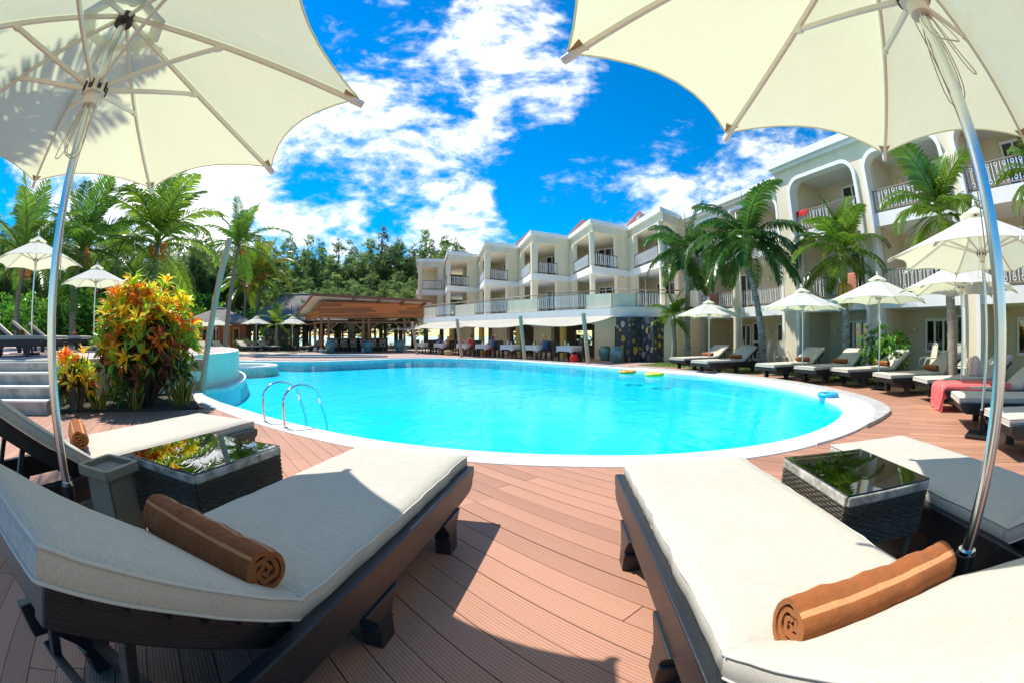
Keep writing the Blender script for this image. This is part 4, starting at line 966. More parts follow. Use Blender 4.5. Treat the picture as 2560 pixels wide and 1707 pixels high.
sans((-6.85, 4.95, .03), 22, .5, 2, "variegated snake plants between small and large croton")
sans((-7.35, 4.75, .03), 10, 1.15, 3, "tall dark blade plant behind the small croton")
sans((-6.25, 5.35, .03), 18, .45, 4, "low variegated snake plants under the large croton")

# ================================================================== loungers
M_WOOD = mat("black_stained_wood", (.010, .012, .015), .38, .35, 6, bump=.25, bs=30, stretch=(6, .6, 6), fine=.3, spec=.6)
def linen(name, col):
    m = mat(name, col, .9, .05, 1.6, spec=.15); t = m.node_tree; n = t.nodes; l = t.links; p = n['Principled BSDF']
    tc = n.new('ShaderNodeTexCoord'); mp = n.new('ShaderNodeMapping'); mp.inputs['Scale'].default_value = (14, 150, 60); l.new(tc.outputs['Object'], mp.inputs[0])
    ns = n.new('ShaderNodeTexNoise'); ns.inputs['Scale'].default_value = 1.6; ns.inputs['Detail'].default_value = 5; ns.inputs['Roughness'].default_value = .7; l.new(mp.outputs[0], ns.inputs['Vector'])
    mr = n.new('ShaderNodeMapRange'); mr.inputs[1].default_value = .3; mr.inputs[2].default_value = .7; mr.inputs[3].default_value = .72; mr.inputs[4].default_value = 1.08; l.new(ns.outputs[0], mr.inputs[0])
    old = p.inputs['Base Color'].links[0].from_socket; mx = n.new('ShaderNodeMixRGB'); mx.blend_type = 'MULTIPLY'; mx.inputs[0].default_value = 1; l.new(old, mx.inputs[1]); l.new(mr.outputs[0], mx.inputs[2]); l.new(mx.outputs[0], p.inputs['Base Color'])
    b = n.new('ShaderNodeBump'); b.inputs['Strength'].default_value = .25; b.inputs['Distance'].default_value = .002; l.new(ns.outputs[0], b.inputs['Height']); l.new(b.outputs[0], p.inputs['Normal'])
    return m
M_LINEN = linen("cream_linen", (.56, .52, .435))
M_PIPE = mat("linen_piping", (.56, .535, .47), .9, .05)
MW, MT, ZF = .80, .092, .352
def cushion_mesh(y0, y1, seed):
    """padded slab between y0 and y1: crowned top, soft rim, slight wobble along the seams"""
    rr = random.Random(seed); nx, ny = 10, max(12, int(abs(y1 - y0) / .09)); mb = MB(); P = []; idx = {}
    wob = [rr.uniform(-.006, .006) for _ in range(ny + 1)]; wob2 = [rr.uniform(-.006, .006) for _ in range(ny + 1)]
    us = [-1, -.985, -.94, -.8, -.45, 0, .45, .8, .94, .985, 1]; nx = len(us) - 1
    vs_ = [0, .006, .03] + [.03 + .94 * (i + 1) / ny for i in range(ny)] + [.994, 1.0]; nv = len(vs_) - 1
    def top(u, v):
        e = min(1 - abs(u), (min(v, 1 - v)) * 2.6); f = 1 - (1 - min(1, e / .10)) ** 2 if e < .10 else 1
        return MT * (.80 + .20 * f) + .012 * (1 - u * u) * min(1, min(v, 1 - v) * 5)
    for j, v in enumerate(vs_):
        w = wob[min(ny, int(v * ny))]; w2 = wob2[min(ny, int(v * ny))]
        for i, u in enumerate(us):
            x = u * MW / 2 + (w if u < 0 else w2) * abs(u); P.append((x, lerp(y0, y1, v), top(u, v) + rr.uniform(-.001, .001)))
    nb = len(P)
    for j, v in enumerate(vs_):
        w = wob[min(ny, int(v * ny))]; w2 = wob2[min(ny, int(v * ny))]
        for i, u in enumerate(us): P.append((u * MW / 2 + (w if u < 0 else w2) * abs(u), lerp(y0, y1, v), 0.0 if abs(u) < .99 and 0 < j < nv else .006))
    A = lambda i, j: j * (nx + 1) + i; F = []
    for j in range(nv):
        for i in range(nx): F.append((A(i, j), A(i + 1, j), A(i + 1, j + 1), A(i, j + 1))); F.append((nb + A(i, j), nb + A(i, j + 1), nb + A(i + 1, j + 1), nb + A(i + 1, j)))
    for j in range(nv): F.append((A(0, j), A(0, j + 1), nb + A(0, j + 1), nb + A(0, j))); F.append((A(nx, j), nb + A(nx, j), nb + A(nx, j + 1), A(nx, j + 1)))
    for i in range(nx): F.append((A(i, 0), nb + A(i, 0), nb + A(i + 1, 0), A(i + 1, 0))); F.append((A(i, nv), A(i + 1, nv), nb + A(i + 1, nv), nb + A(i, nv)))
    mb.add(P, F); me = mb.mesh("cushion", M_LINEN, True, 50, True)
    pm = MB(); k = nx + 1
    for dz, off in ((0, 0), (nb, 0)):
        loop = [P[off + dz + A(0, j)] for j in range(nv + 1)] + [P[dz + A(i, nv)] for i in range(1, nx + 1)] + [P[dz + A(nx, j)] for j in range(nv - 1, -1, -1)] + [P[dz + A(i, 0)] for i in range(nx - 1, -1, -1)]
        pm.tube(loop, .0048, 6, False)
    return me, pm.mesh("piping", M_PIPE, True)
LF, LBK, BANG = 1.86, .88, radians(31)
def make_lounger():
    t = thing("sun_lounger", "sun lounger", "sun lounger")
    for s in (-1, 1):
        prof = [(-.74, .24), (-.74, ZF + .015), (LF - .01, ZF + .015), (LF, ZF - .01), (LF - .012, .305), (LF - .045, .285), (LF - .055, .25), (LF - .12, .222), (LF - .3, .215), (-.4, .215)]
        m = MB(); m.extr([(s * .425 - .028, p[0], p[1]) for p in prof], (.056, 0, 0)); m.build("side_rail", M_WOOD, t, bevel=.006, fixn=True)
        for ly in (1.33, .42, -.48):
            lp = [(-.062, 0), (.062, 0), (.062, .085), (.076, .10), (.06, .115), (.085, .155), (.15, .217), (-.15, .217), (-.085, .155), (-.06, .115), (-.076, .10), (-.062, .085)]
            m = MB(); m.extr([(s * .421 - .045, ly + p[0], p[1]) for p in lp], (.09, 0, 0)); m.build("leg", M_WOOD, t, bevel=.005, fixn=True)
    for ly in (1.33, .42, -.48): m = MB(); m.box((0, ly, .16), (.78, .045, .07)); m.build("stretcher", M_WOOD, t, bevel=.004)
    m = MB(); m.box((0, LF - .06, .30), (.79, .035, .10)); m.build("end_rail", M_WOOD, t, bevel=.004)
    sl = MB(); sl.box((0, 0, 0), (.79, .09, .02)); slm = sl.mesh("slat", M_WOOD)
    for i in range(9): o = link("slat", slm, t); o.location = (0, .12 + i * .2, ZF - .018)
    # hinged back
    bf = MB()
    for s in (-1, 1): bf.beam((s * .335, 0, -.055), (s * .335, -LBK + .02, -.055), .05, .095)
    bf.beam((-.31, -LBK + .05, -.05), (.31, -LBK + .05, -.05), .05, .08)
    b = bf.build("back_frame", M_WOOD, t, bevel=.005); b.location = (0, 0, ZF); b.rotation_euler = (-BANG, 0, 0)
    for i in range(6): o = link("back_slat", slm, b); o.location = (0, -.10 - i * .125, -.012); o.scale = (.96, 1, .9)
    pr = MB(); yy = -.62 * cos(BANG); zz = ZF + .62 * sin(BANG) - .07
    for s in (-1, 1): pr.beam((s * .27, yy, zz), (s * .27, -.70, .23), .035, .04)
    pr.beam((-.35, -.70, .225), (.35, -.70, .225), .04, .04); pr.build("back_prop", M_WOOD, t, bevel=.004)
    a, ap = cushion_mesh(0.004, LF + .015, 3); o = link("seat_cushion", a, t); o.location = (0, 0, ZF); link("piping", ap, o)
    a, ap = cushion_mesh(-.004, -LBK - .02, 4); o = link("back_cushion", a, t); o.location = (0, 0, ZF); o.rotation_euler = (-BANG, 0, 0); link("piping", ap, o)
    return t
LOU = make_lounger(); LUSED = []
def lounger_at(foot, ang, label, group=None, z=0.0):
    """foot = middle of the foot end, ang = direction from foot to head in degrees"""
    a = radians(ang); return place(LOU, LUSED, (foot[0] + cos(a) * LF, foot[1] + sin(a) * LF, z), a + pi / 2, label, group)
def ang_to(f, h): return math.degrees(atan2(h[1] - f[1], h[0] - f[0]))
lounger_at((-.69, 2.93), ang_to((-.69, 2.93), (-1.0, 1.19)), "large near sun lounger at left with brown towel, half shaded by umbrella")
lounger_at((1.08, 2.59), ang_to((1.08, 2.59), (.92, .73)), "large near sun lounger at right in full sun with orange-brown towel")
lounger_at((-2.78, 3.66), ang_to((-2.78, 3.66), (-3.02, 1.84)), "sunlit sun lounger beside the croton bush, left of the wicker table")
lounger_at((2.69, 2.50), ang_to((2.69, 2.50), (2.44, .71)), "sun lounger right of the right wicker table, mostly in umbrella shade")
GR = "sun loungers along the right side of the pool"
for f, a, lab in (((6.0, 15.75), 22, "sun lounger farthest along the pool's right side"), ((6.05, 13.75), 20, "second farthest sun lounger on the pool's right side, before the tall palm"),
                  ((7.2, 11.4), 14, "third sun lounger from the far end, left of the second umbrella pole"), ((7.7, 10.05), 10, "fourth sun lounger from the far end, right of the second umbrella pole"),
                  ((8.15, 9.0), -3, "fifth sun lounger from the far end, in front of the flowering shrub"), ((7.95, 7.15), -12, "sixth sun lounger from the far end, below the large window"),
                  ((7.95, 5.9), -27, "sun lounger holding the pink backpack"), ((7.25, 4.85), -40, "sun lounger draped with the coral red cloth"),
                  ((6.15, 3.75), -47, "sun lounger just nearer than the red-draped one"), ((5.05, 2.35), -36, "sun lounger at the right picture edge with white mattress end")):
    lounger_at(f, a, lab, GR)
GT = "sun loungers on the raised terrace"
for (a, D), lab in (((-66.0, 12.0), "terrace sun lounger nearest the steps at the left edge"), ((-62.3, 13.6), "second terrace sun lounger, behind the left umbrella pole"), ((-60.0, 15.2), "third terrace sun lounger from the left"), ((-58.2, 16.8), "terrace sun lounger nearest the croton bush")):
    p = AZ(a, D); lounger_at((p[0] + .9 * .45, p[1] + .9 * .89), 243, lab, GT, TZ)
GF = "far sun loungers by the bar"
for (a, D), an, lab in (((-33.2, 41.0), 165, "far sun lounger with a person lying on it"), ((-30.6, 40.5), 160, "far sun lounger on which a man sits"), ((-27.2, 39.5), 80, "empty far sun lounger under the umbrella nearest the bar"), ((-39.3, 40), 150, "far sun lounger left of the leaning post"), ((-37.2, 40), 150, "far sun lounger right of the leaning post")):
    p = AZ(a, D); lounger_at((p[0] + .8, p[1] - .3), an, lab, GF, .0)

# ================================================================== umbrellas
M_CANOPY = clothmat("cream_canvas", (.87, .86, .80), .43, .85, (.76, .80, .50))
M_POLE = mat("brushed_aluminium", (.72, .73, .72), .22, .06, 4, metal=1.0)
M_RIB = mat("pale_rib_paint", (.72, .70, .62), .45, .06)
M_TIP = mat("tan_tip_pocket", (.38, .28, .17), .7, .15)
M_BLACK = mat("black_plastic", (.012, .012, .013), .38, .2)
M_CORD = mat("beige_cord", (.55, .50, .40), .9, .1)
M_STEEL = mat("polished_steel", (.80, .80, .79), .10, .03, metal=1.0)
UR, UT, UA = 1.78, 2.57, 3.27
def make_umbrella(rot):
    t = thing("parasol", "parasol", "parasol")
    tips = [Vector((UR * cos(rot + k * pi / 4), UR * sin(rot + k * pi / 4), UT)) for k in range(8)]; ap = Vector((0, 0, UA))
    mb = MB(); nr, na = 8, 8
    s0 = .14
    for k in range(8):
        a, b = tips[k], tips[(k + 1) % 8]; base = len(mb.v); P = []
        for i in range(nr + 1):
            for j in range(na + 1):
                u = 2 * j / na - 1; s = s0 + (1 - s0) * i / nr; e = 1 - .075 * (1 - u * u) * ((s - s0) / (1 - s0)) ** 2; q = ap + (a.lerp(b, j / na) - ap) * (s * e)
                P.append(q + Vector((0, 0, -.018 * (1 - u * u) * sin(pi * s))))
        mb.add(P, [(i * (na + 1) + j, (i + 1) * (na + 1) + j, (i + 1) * (na + 1) + j + 1, i * (na + 1) + j + 1) for i in range(nr) for j in range(na)])
    cn = mb.build("canopy", M_CANOPY, t, smooth=True, sharp=12)
    hm = MB()
    for k in range(8):
        a, b = tips[k], tips[(k + 1) % 8]; loop = []
        for j in range(9):
            u = 2 * j / 8 - 1; loop.append(ap + (a.lerp(b, j / 8) - ap) * (1 - .075 * (1 - u * u)))
        hm.tube(loop, .006, 5, False)
    hm.build("hem", M_CANOPY, cn)
    v = MB(); tr = [ap + Vector((0, 0, .075)) + (p - ap) * .20 for p in tips]; v.add([ap + Vector((0, 0, .11))] + tr, [(0, 1 + k, 1 + (k + 1) % 8) for k in range(8)]); v.build("vent_cap", M_CANOPY, t)
    f = MB(); f.lathe([(.05, 0), (.05, .03), (.02, .05), (.03, .09), (.0, .12)], ap + Vector((0, 0, .1)), 12); f.build("finial", M_RIB, t, smooth=True)
    hubz = 2.66
    for k in range(8):
        d = (tips[k] - ap); a0 = ap + d * .03 + Vector((0, 0, -.03)); a1 = tips[k] + d * .012 + Vector((0, 0, -.03))
        r = MB(); r.beam(a0, a1, .022, .034); ro = r.build("rib", M_RIB, t, bevel=.003)
        q = ap + d * .47 + Vector((0, 0, -.05)); h = Vector((tips[k].x, tips[k].y, 0)).normalized() * .055 + Vector((0, 0, hubz))
        r = MB(); r.beam(h, q, .022, .03); r.beam(q - (q - h).normalized() * .03, q + (q - h).normalized() * .02, .032, .042); r.build("strut", M_RIB, ro, bevel=.003)
        s = Vector((-sin(rot + k * pi / 4), cos(rot + k * pi / 4), 0)); tp = tips[k] + Vector((0, 0, -.008)); e = tp - d.normalized() * .10
        r = MB(); r.add([tp + s * .01, tp - s * .01, e - s * .055 + Vector((0, 0, -.004)), e + Vector((0, 0, -.012)), e + s * .055 + Vector((0, 0, -.004))], [(0, 1, 2, 3, 4)]); r.build("tip_pocket", M_TIP, ro)
        r = MB(); r.beam(tips[k] - d.normalized() * .05 + Vector((0, 0, -.03)), tips[k] + d.normalized() * .035 + Vector((0, 0, -.03)), .03, .042); r.build("rib_end_cap", M_RIB, ro, bevel=.006)
    p = MB(); p.tube([(0, 0, .10), (0, 0, UA - .03)], .031, 18); p.build("pole", M_POLE, t, smooth=True, sharp=40)
    h = MB(); h.lathe([(.034, -.13), (.062, -.12), (.062, -.05), (.085, -.045), (.085, .03), (.06, .035), (.06, .07), (.034, .08)], (0, 0, hubz), 16); h.build("runner_hub", M_RIB, t, smooth=True, sharp=35)
    h = MB(); h.lathe([(.034, -.10), (.075, -.09), (.075, -.02), (.0, 0)], (0, 0, UA - .01), 16); h.build("crown_hub", M_BLACK, t, smooth=True, sharp=35)
    h = MB()
    for k in range(8): a = rot + k * pi / 4; h.box((cos(a) * .075, sin(a) * .075, hubz), (.045, .028, .06), a)
    h.build("hub_brackets", M_BLACK, t)
    c = MB(); rr = random.Random(9)
    for k in range(4):
        a = rr.uniform(0, 6.28); w = rr.uniform(.10, .2); d = rr.uniform(.35, .9); s = Vector((cos(a), sin(a), 0)); u = Vector((-s.y, s.x, 0))
        pts = []
        for i in range(17):
            th = 2 * pi * i / 16; pts.append(Vector((0, 0, hubz - .12)) + s * (.04 + w * .5 * (1 - cos(th))) + u * (w * .5 * sin(th)) + Vector((0, 0, -d * .5 * (1 - cos(th)) * (.6 + .4 * cos(th * .5) ** 2))))
        c.tube(pts, .0035, 5, False)
    c.tube([(.036, 0, UA - .1), (.045, .01, hubz + .2), (.06, .02, hubz - .15), (.042, .0, hubz - .7), (.05, .02, hubz - 1.15)], .0035, 5, False); c.build("cords", M_CORD, t)
    b = MB(); b.box((0, 0, .03), (.50, .50, .055)); b.build("base_plate", M_BLACK, t, bevel=.012)
    b = MB(); b.lathe([(.06, .058), (.06, .075), (.042, .08), (.042, .33), (.052, .335), (.052, .40), (.034, .405)], (0, 0, 0), 18); b.build("base_socket", M_BLACK, t, smooth=True, sharp=35)
    b = MB(); b.lathe([(.034, .4), (.046, .402), (.046, .418), (.033, .42)], (0, 0, 0), 18); b.build("collar", M_STEEL, t, smooth=True, sharp=35)
    return t
UL = (-2.44, 1.37); ULr = atan2(2.23 - UL[1], -.88 - UL[0])
PAR = make_umbrella(ULr); PUSED = []
place(PAR, PUSED, (UL[0], UL[1], 0), 0, "large cream parasol overhead at upper left")
URP = (1.70, .80); rr_ = atan2(2.615 - URP[1], 1.43 - URP[0]) - ULr
place(PAR, PUSED, (URP[0], URP[1], 0), rr_, "large cream parasol overhead at upper right")
GU = "parasols along the right side of the pool"
for p, s, r, lab in (((7.15, 15.35), .75, .3, "white parasol farthest along the pool's right side"), ((8.2, 10.8), .77, .1, "second white parasol from the far end, by the tall palm trunk"), ((8.75, 8.0), .80, .5, "third white parasol from the far end, before the flowering shrub"),
                     ((8.15, 4.85), .80, .2, "white parasol half hidden behind the large right-hand one"), ((5.72, 2.95), .84, .35, "large white parasol partly behind the right pole")):
    place(PAR, PUSED, (p[0], p[1], 0), r, lab, GU, s)
GU = "parasols on the left terrace and beach"
for (a, D), s, z, lab in (((-63.6, 12.8), .85, TZ, "white parasol on the terrace crossed by the left pole"), ((-54.6, 16.0), .80, TZ, "white parasol on the terrace above the croton bush, dappled with palm shade"),
                          ((-40.3, 39), .80, 0, "far white parasol just left of the leaning post"), ((-37.9, 42), .86, 0, "far white parasol behind the leaning post before the thatched hut"), ((-32.6, 42.3), .90, 0, "far white parasol above the sunbathers"), ((-27.9, 41.0), .88, 0, "far white parasol nearest the wooden bar"),
                          ((-64.7, 35), .8, 0, "beach parasol behind the terrace loungers, second from left"), ((-66.6, 36), .8, 0, "beach parasol at the far left behind the terrace loungers"), ((-60.4, 36), .78, 0, "beach parasol just right of the left pole"), ((-58.8, 35), .82, 0, "beach parasol in the middle behind the terrace loungers"), ((-55.0, 36), .78, 0, "beach parasol nearest the croton bush")):
    q = AZ(a, D, z); place(PAR, PUSED, q, radians(a * 3), lab, GU, s)

# ================================================================== towels, tables, bin, ladder
M_TOWEL = leafmat("towel_terry", .95, .02, .1)
_t = M_TOWEL.node_tree; _p = _t.nodes['Principled BSDF']; _p.inputs['Sheen Weight'].default_value = .08; _p.inputs['Sheen Roughness'].default_value = .5
_c = _t.nodes.new('ShaderNodeTexCoord'); _n1 = _t.nodes.new('ShaderNodeTexNoise'); _n1.inputs['Scale'].default_value = 420; _n1.inputs['Detail'].default_value = 2; _n2 = _t.nodes.new('ShaderNodeTexNoise'); _n2.inputs['Scale'].default_value = 14; _n2.inputs['Detail'].default_value = 4
_mp = _t.nodes.new('ShaderNodeMapping'); _mp.inputs['Scale'].default_value = (1.6, .7, .7); _t.links.new(_c.outputs['Object'], _n1.inputs['Vector']); _t.links.new(_c.outputs['Object'], _mp.inputs[0]); _t.links.new(_mp.outputs[0], _n2.inputs['Vector'])
_b1 = _t.nodes.new('ShaderNodeBump'); _b1.inputs['Strength'].default_value = .5; _b1.inputs['Distance'].default_value = .02; _t.links.new(_n2.outputs[0], _b1.inputs['Height'])
_b2 = _t.nodes.new('ShaderNodeBump'); _b2.inputs['Strength'].default_value = .6; _b2.inputs['Distance'].default_value = .002; _t.links.new(_n1.outputs[0], _b2.inputs['Height']); _t.links.new(_b1.outputs[0], _b2.inputs['Normal']); _t.links.new(_b2.outputs[0], _p.inputs['Normal'])
def towel_mesh(L, R, seed, tight=.015):
    rr = random.Random(seed); turns = 3.3; n = 150; mb = MB(); r0 = .012; th = (R - r0) / turns * .74; nl = 24; P = []
    bump = [[rr.uniform(-.0006, .0006) for _ in range(nl + 1)] for _ in range(n + 1)]
    for side in (0, 1):
        for i in range(n + 1):
            s = i / n; a = 2 * pi * turns * s - 1.9 - 2 * pi * turns; r = r0 + (R - r0) * s - (th if side else 0)
            for j in range(nl + 1):
                x = (j / nl - .5) * L; taper = 1 - .05 * abs(2 * j / nl - 1) ** 3; ex = (1 if j in (0, nl) else 0) * (s * .016 - .008) * (1 if j else -1)
                q = r * taper + bump[i][j] * (s > .6) + .006 * (1 - s) * sin(4.3 * a + 1) + .003 * sin(2.2 * a + j * .15) + (.0035 * sin(j * .9 + i * .11) + .002 * sin(j * 2.1 - i * .07) if s > .7 else 0); fl = (.84 if sin(a) < 0 else .93) * (1 + .05 * sin(3 * a + s * 9))
                P.append((x + ex, q * cos(a), q * sin(a) * fl))
    W = nl + 1; B = (n + 1) * W; F = []; C = []
    for i in range(n):
        s = i / n; a = (2 * pi * turns * s - 1.9 - 2 * pi * turns) % (2 * pi)
        for j in range(nl):
            st = any(abs(((a - k + pi) % (2 * pi)) - pi) < .078 for k in (1.0, 2.15)) and s > .62
            c = (.58, .26, .11) if st else (.27, .088, .026); g = rr.uniform(.93, 1.07); c = tuple(x * g for x in c)
            F.append((i * W + j, i * W + j + 1, (i + 1) * W + j + 1, (i + 1) * W + j)); C.append(c)
            F.append((B + i * W + j, B + (i + 1) * W + j, B + (i + 1) * W + j + 1, B + i * W + j + 1)); C.append(c)
        for j in (0, nl): F.append((i * W + j, (i + 1) * W + j, B + (i + 1) * W + j, B + i * W + j)); C.append((.33, .12, .035))
    for j in range(nl): F.append((n * W + j, n * W + j + 1, B + n * W + j + 1, B + n * W + j)); C.append((.33, .12, .035))
    mb.v = P; mb.f = F; mb.c = C
    return mb.mesh("rolled_towel", M_TOWEL, True, 45, True)
TW = [towel_mesh(.66, .100, 1), towel_mesh(.52, .088, 2)]
ZM = ZF + MT
def towel(k, p, rz, label, z=None, group=None, s=1.0):
    o = link("rolled_towel", TW[k]); o.location = (p[0], p[1], (ZM + .073 if z is None else z)); o.rotation_euler = (0, 0, rz); o.scale = (s, s, s); return tag(o, label, "towel", group)
towel(0, (-1.01, 1.10), radians(-17), "rolled brown striped towel on the near left lounger", ZM + .092)
towel(0, (.95, .70), radians(180 - 3), "rolled orange-brown striped towel on the near right lounger", ZM + .090, None, .93)
towel(1, (-3.06, 1.93), radians(-30), "rolled brown towel on the lounger by the croton bush", ZM + .085, None, 1.0)
for (x, y, r), lab in (((7.55, 16.35, 112), "rolled towel on the farthest right-hand lounger"), ((7.75, 14.35, 110), "rolled towel on the lounger before the tall palm"), ((8.95, 11.8, 104), "rolled towel left of the second umbrella pole"), ((9.45, 10.4, 100), "dark rolled towel right of the second umbrella pole"), ((9.9, 8.9, 87), "rolled towel before the flowering shrub"), ((9.65, 6.8, 78), "rolled towel below the large window")):
    towel(1, (x, y), radians(r), lab, ZM + .08, "towels on the right-hand loungers")
p = AZ(-65.0, 12.6, TZ + ZM + .075); towel(1, p, radians(-27), "rolled towel on the leftmost terrace lounger", p[2], "towels on the terrace loungers")
p = AZ(-57.3, 16.9, TZ + ZM + .075); towel(1, p, radians(-27), "rolled towel on the terrace lounger nearest the croton", p[2], "towels on the terrace loungers")

def wickermat():
    m = bpy.data.materials.new("dark_wicker"); m.use_nodes = True; t = m.node_tree; n = t.nodes; l = t.links; p = n['Principled BSDF']; p.inputs['Roughness'].default_value = .5
    c = n.new('ShaderNodeTexCoord'); sp = n.new('ShaderNodeSeparateXYZ'); l.new(c.outputs['Object'], sp.inputs[0])
    ad = n.new('ShaderNodeMath'); ad.operation = 'ADD'; l.new(sp.outputs[0], ad.inputs[0]); l.new(sp.outputs[1], ad.inputs[1]); cb = n.new('ShaderNodeCombineXYZ'); l.new(ad.outputs[0], cb.inputs[0]); l.new(sp.outputs[2], cb.inputs[1])
    br = n.new('ShaderNodeTexBrick'); br.inputs['Scale'].default_value = 1.0; br.inputs['Brick Width'].default_value = .030; br.inputs['Row Height'].default_value = .0125; br.inputs['Mortar Size'].default_value = .0016; br.inputs['Mortar Smooth'].default_value = 1.0
    br.inputs['Color1'].default_value = (.17, .14, .10, 1); br.inputs['Color2'].default_value = (.10, .085, .06, 1); br.inputs['Mortar'].default_value = (.008, .007, .006, 1); l.new(cb.outputs[0], br.inputs['Vector']); l.new(br.outputs['Color'], p.inputs['Base Color'])
    b = n.new('ShaderNodeBump'); b.inputs['Strength'].default_value = .9; b.inputs['Distance'].default_value = .006; b.invert = True; l.new(br.outputs['Fac'], b.inputs['Height']); l.new(b.outputs[0], p.inputs['Normal']); return m
M_WICK = wickermat(); M_GLASS = glassmat("table_glass", (.52, .62, .58), .10, .005, 1.55); M_RIM = mat("worn_white_rim", (.66, .63, .55), .5, .1, 14, (.10, .09, .07), bump=.3, bs=40)
M_TOPW = mat("dark_woven_top", (.035, .038, .033), .5, .3, 20)
def wicker_table(loc, rz, w, d, h, label):
    t = thing("wicker_table", label, "side table", loc, rz); ap_ = .23
    for (cx, cy, sx, sy) in ((0, -d / 2 + .012, w, .024), (0, d / 2 - .012, w, .024), (-w / 2 + .012, 0, .024, d - .05), (w / 2 - .012, 0, .024, d - .05)):
        m = MB(); m.box((cx, cy, h - .045 - ap_ / 2), (sx, sy, ap_)); m.build("woven_apron", M_WICK, t)
    # strands of cane standing proud on each apron
    sx_ = MB()
    for r in range(17):
        z = h - .052 - r * .0132
        for (a, b, nx_, ny_) in (((-w / 2, -d / 2), (w / 2, -d / 2), 0, -1), ((w / 2, -d / 2), (w / 2, d / 2), 1, 0), ((w / 2, d / 2), (-w / 2, d / 2), 0, 1), ((-w / 2, d / 2), (-w / 2, -d / 2), -1, 0)):
            L = hypot(b[0] - a[0], b[1] - a[1]); k = int(L / .035); pts = []
            for i in range(k + 1): u = i / k; o_ = .002 + .006 * (1 if (i + r) % 2 else 0); pts.append((lerp(a[0], b[0], u) + nx_ * o_, lerp(a[1], b[1], u) + ny_ * o_, z))
            sx_.tube(pts, .0055, 4, False)
    stuff(sx_.build("cane_strands", M_WICK, t, smooth=True))
    for sx, sy in ((-1, -1), (1, -1), (1, 1), (-1, 1)):
        m = MB(); m.tube([(sx * (w / 2 - .035), sy * (d / 2 - .035), 0), (sx * (w / 2 - .035), sy * (d / 2 - .035), h - .27)], .03, 8); m.build("leg", M_WICK, t, smooth=True)
    m = MB(); r = .022
    for (a, b) in (((-w / 2, -d / 2), (w / 2, -d / 2)), ((w / 2, -d / 2), (w / 2, d / 2)), ((w / 2, d / 2), (-w / 2, d / 2)), ((-w / 2, d / 2), (-w / 2, -d / 2))): m.beam((a[0], a[1], h - .022), (b[0], b[1], h - .022), .03, .044)
    m.build("rim", M_RIM, t, bevel=.006)
    m = MB(); m.box((0, 0, h - .03), (w - .03, d - .03, .012)); m.beam((-w / 2, 0, h - .017), (w / 2, 0, h - .017), .03, .012); m.beam((0, -d / 2, h - .0165), (0, d / 2, h - .0165), .03, .012); m.build("woven_top", M_TOPW, t)
    m = MB(); m.box((0, 0, h + .005), (w + .012, d + .012, .008)); m.build("glass_top", M_GLASS, t, bevel=.002)
    return t
wicker_table((-1.79, 2.09, 0), radians(81.2 - 90), .66, .74, .54, "wicker side table with glass top reflecting the palms, left of centre")
wicker_table((1.72, 1.68, 0), radians(-8.0), .56, .69, .54, "wicker side table with glass top between the two right loungers")
# ash bin
M_BIN = mat("olive_grey_plastic", (.22, .20, .135), .5, .08, 5); M_GRIT = mat("grey_ash_sand", (.22, .21, .20), .95, .35, 40, bump=.6, bs=90)
t = thing("ash_bin", "square olive-grey ash bin with arched foot openings beside the wicker table", "bin", (-2.12, 1.53, 0), radians(4))
for k in range(4):
    a = k * pi / 2; c_, s_ = cos(a), sin(a); w0, w1 = .125, .105; H_ = .50; z_ = .17; pts = [(-w0, 0), (-.07, 0)] + [(-.07 * cos(pi * i / 8), .10 + .075 * sin(pi * i / 8)) for i in range(9)] + [(.07, 0), (w0, 0), (w1, H_), (-w1, H_)]
    m = MB(); m.extr([(x * c_ + lerp(w0, w1, z / H_) * s_, x * s_ - lerp(w0, w1, z / H_) * c_, z) for x, z in pts], (-s_ * .012, c_ * .012, 0)); m.build("side_panel", M_BIN, t, fixn=True)
m = MB()
for k in range(4): a = k * pi / 2; q = [(-.135, -.135), (.135, -.135), (.135, .135), (-.135, .135)]; m.beam((q[k][0], q[k][1], .525), (q[(k + 1) % 4][0], q[(k + 1) % 4][1], .525), .03, .055)
m.build("tray_rim", M_BIN, t, bevel=.006); m = MB(); m.box((0, 0, .51), (.24, .24, .02)); m.build("ash_sand", M_GRIT, t)
# ladder
t = thing("pool_ladder", "curved stainless steel pool ladder at the near left pool edge", "ladder", (0, 0, 0))
for (b, e) in (((-3.47, 5.58), (-3.10, 6.24)), ((-2.97, 5.30), (-2.64, 6.00))):
    pts = [(b[0], b[1], -.02), (b[0], b[1], .2)]
    for i in range(13):
        th = pi * i / 12; f = .5 - .5 * cos(th); pts.append((lerp(b[0], lerp(b[0], e[0], .86), f), lerp(b[1], lerp(b[1], e[1], .86), f), .34 + .24 * sin(th) - .06 * f))
    pts += [(lerp(b[0], e[0], .95), lerp(b[1], e[1], .95), .1), (e[0], e[1], -.12), (e[0], e[1], -.95)]
    m = MB(); m.tube(spline(pts, 3), .021, 12); m.build("rail", M_STEEL, t, smooth=True); m = MB(); m.lathe([(.045, .014), (.045, .022), (.024, .03)], (b[0], b[1], 0), 14); m.build("floor_flange", M_STEEL, t, smooth=True, sharp=40)
for z in (-.3, -.55, -.8): m = MB(); m.beam((-3.10, 6.24, z), (-2.64, 6.0, z), .07, .02); m.build("rung", M_STEEL, t)
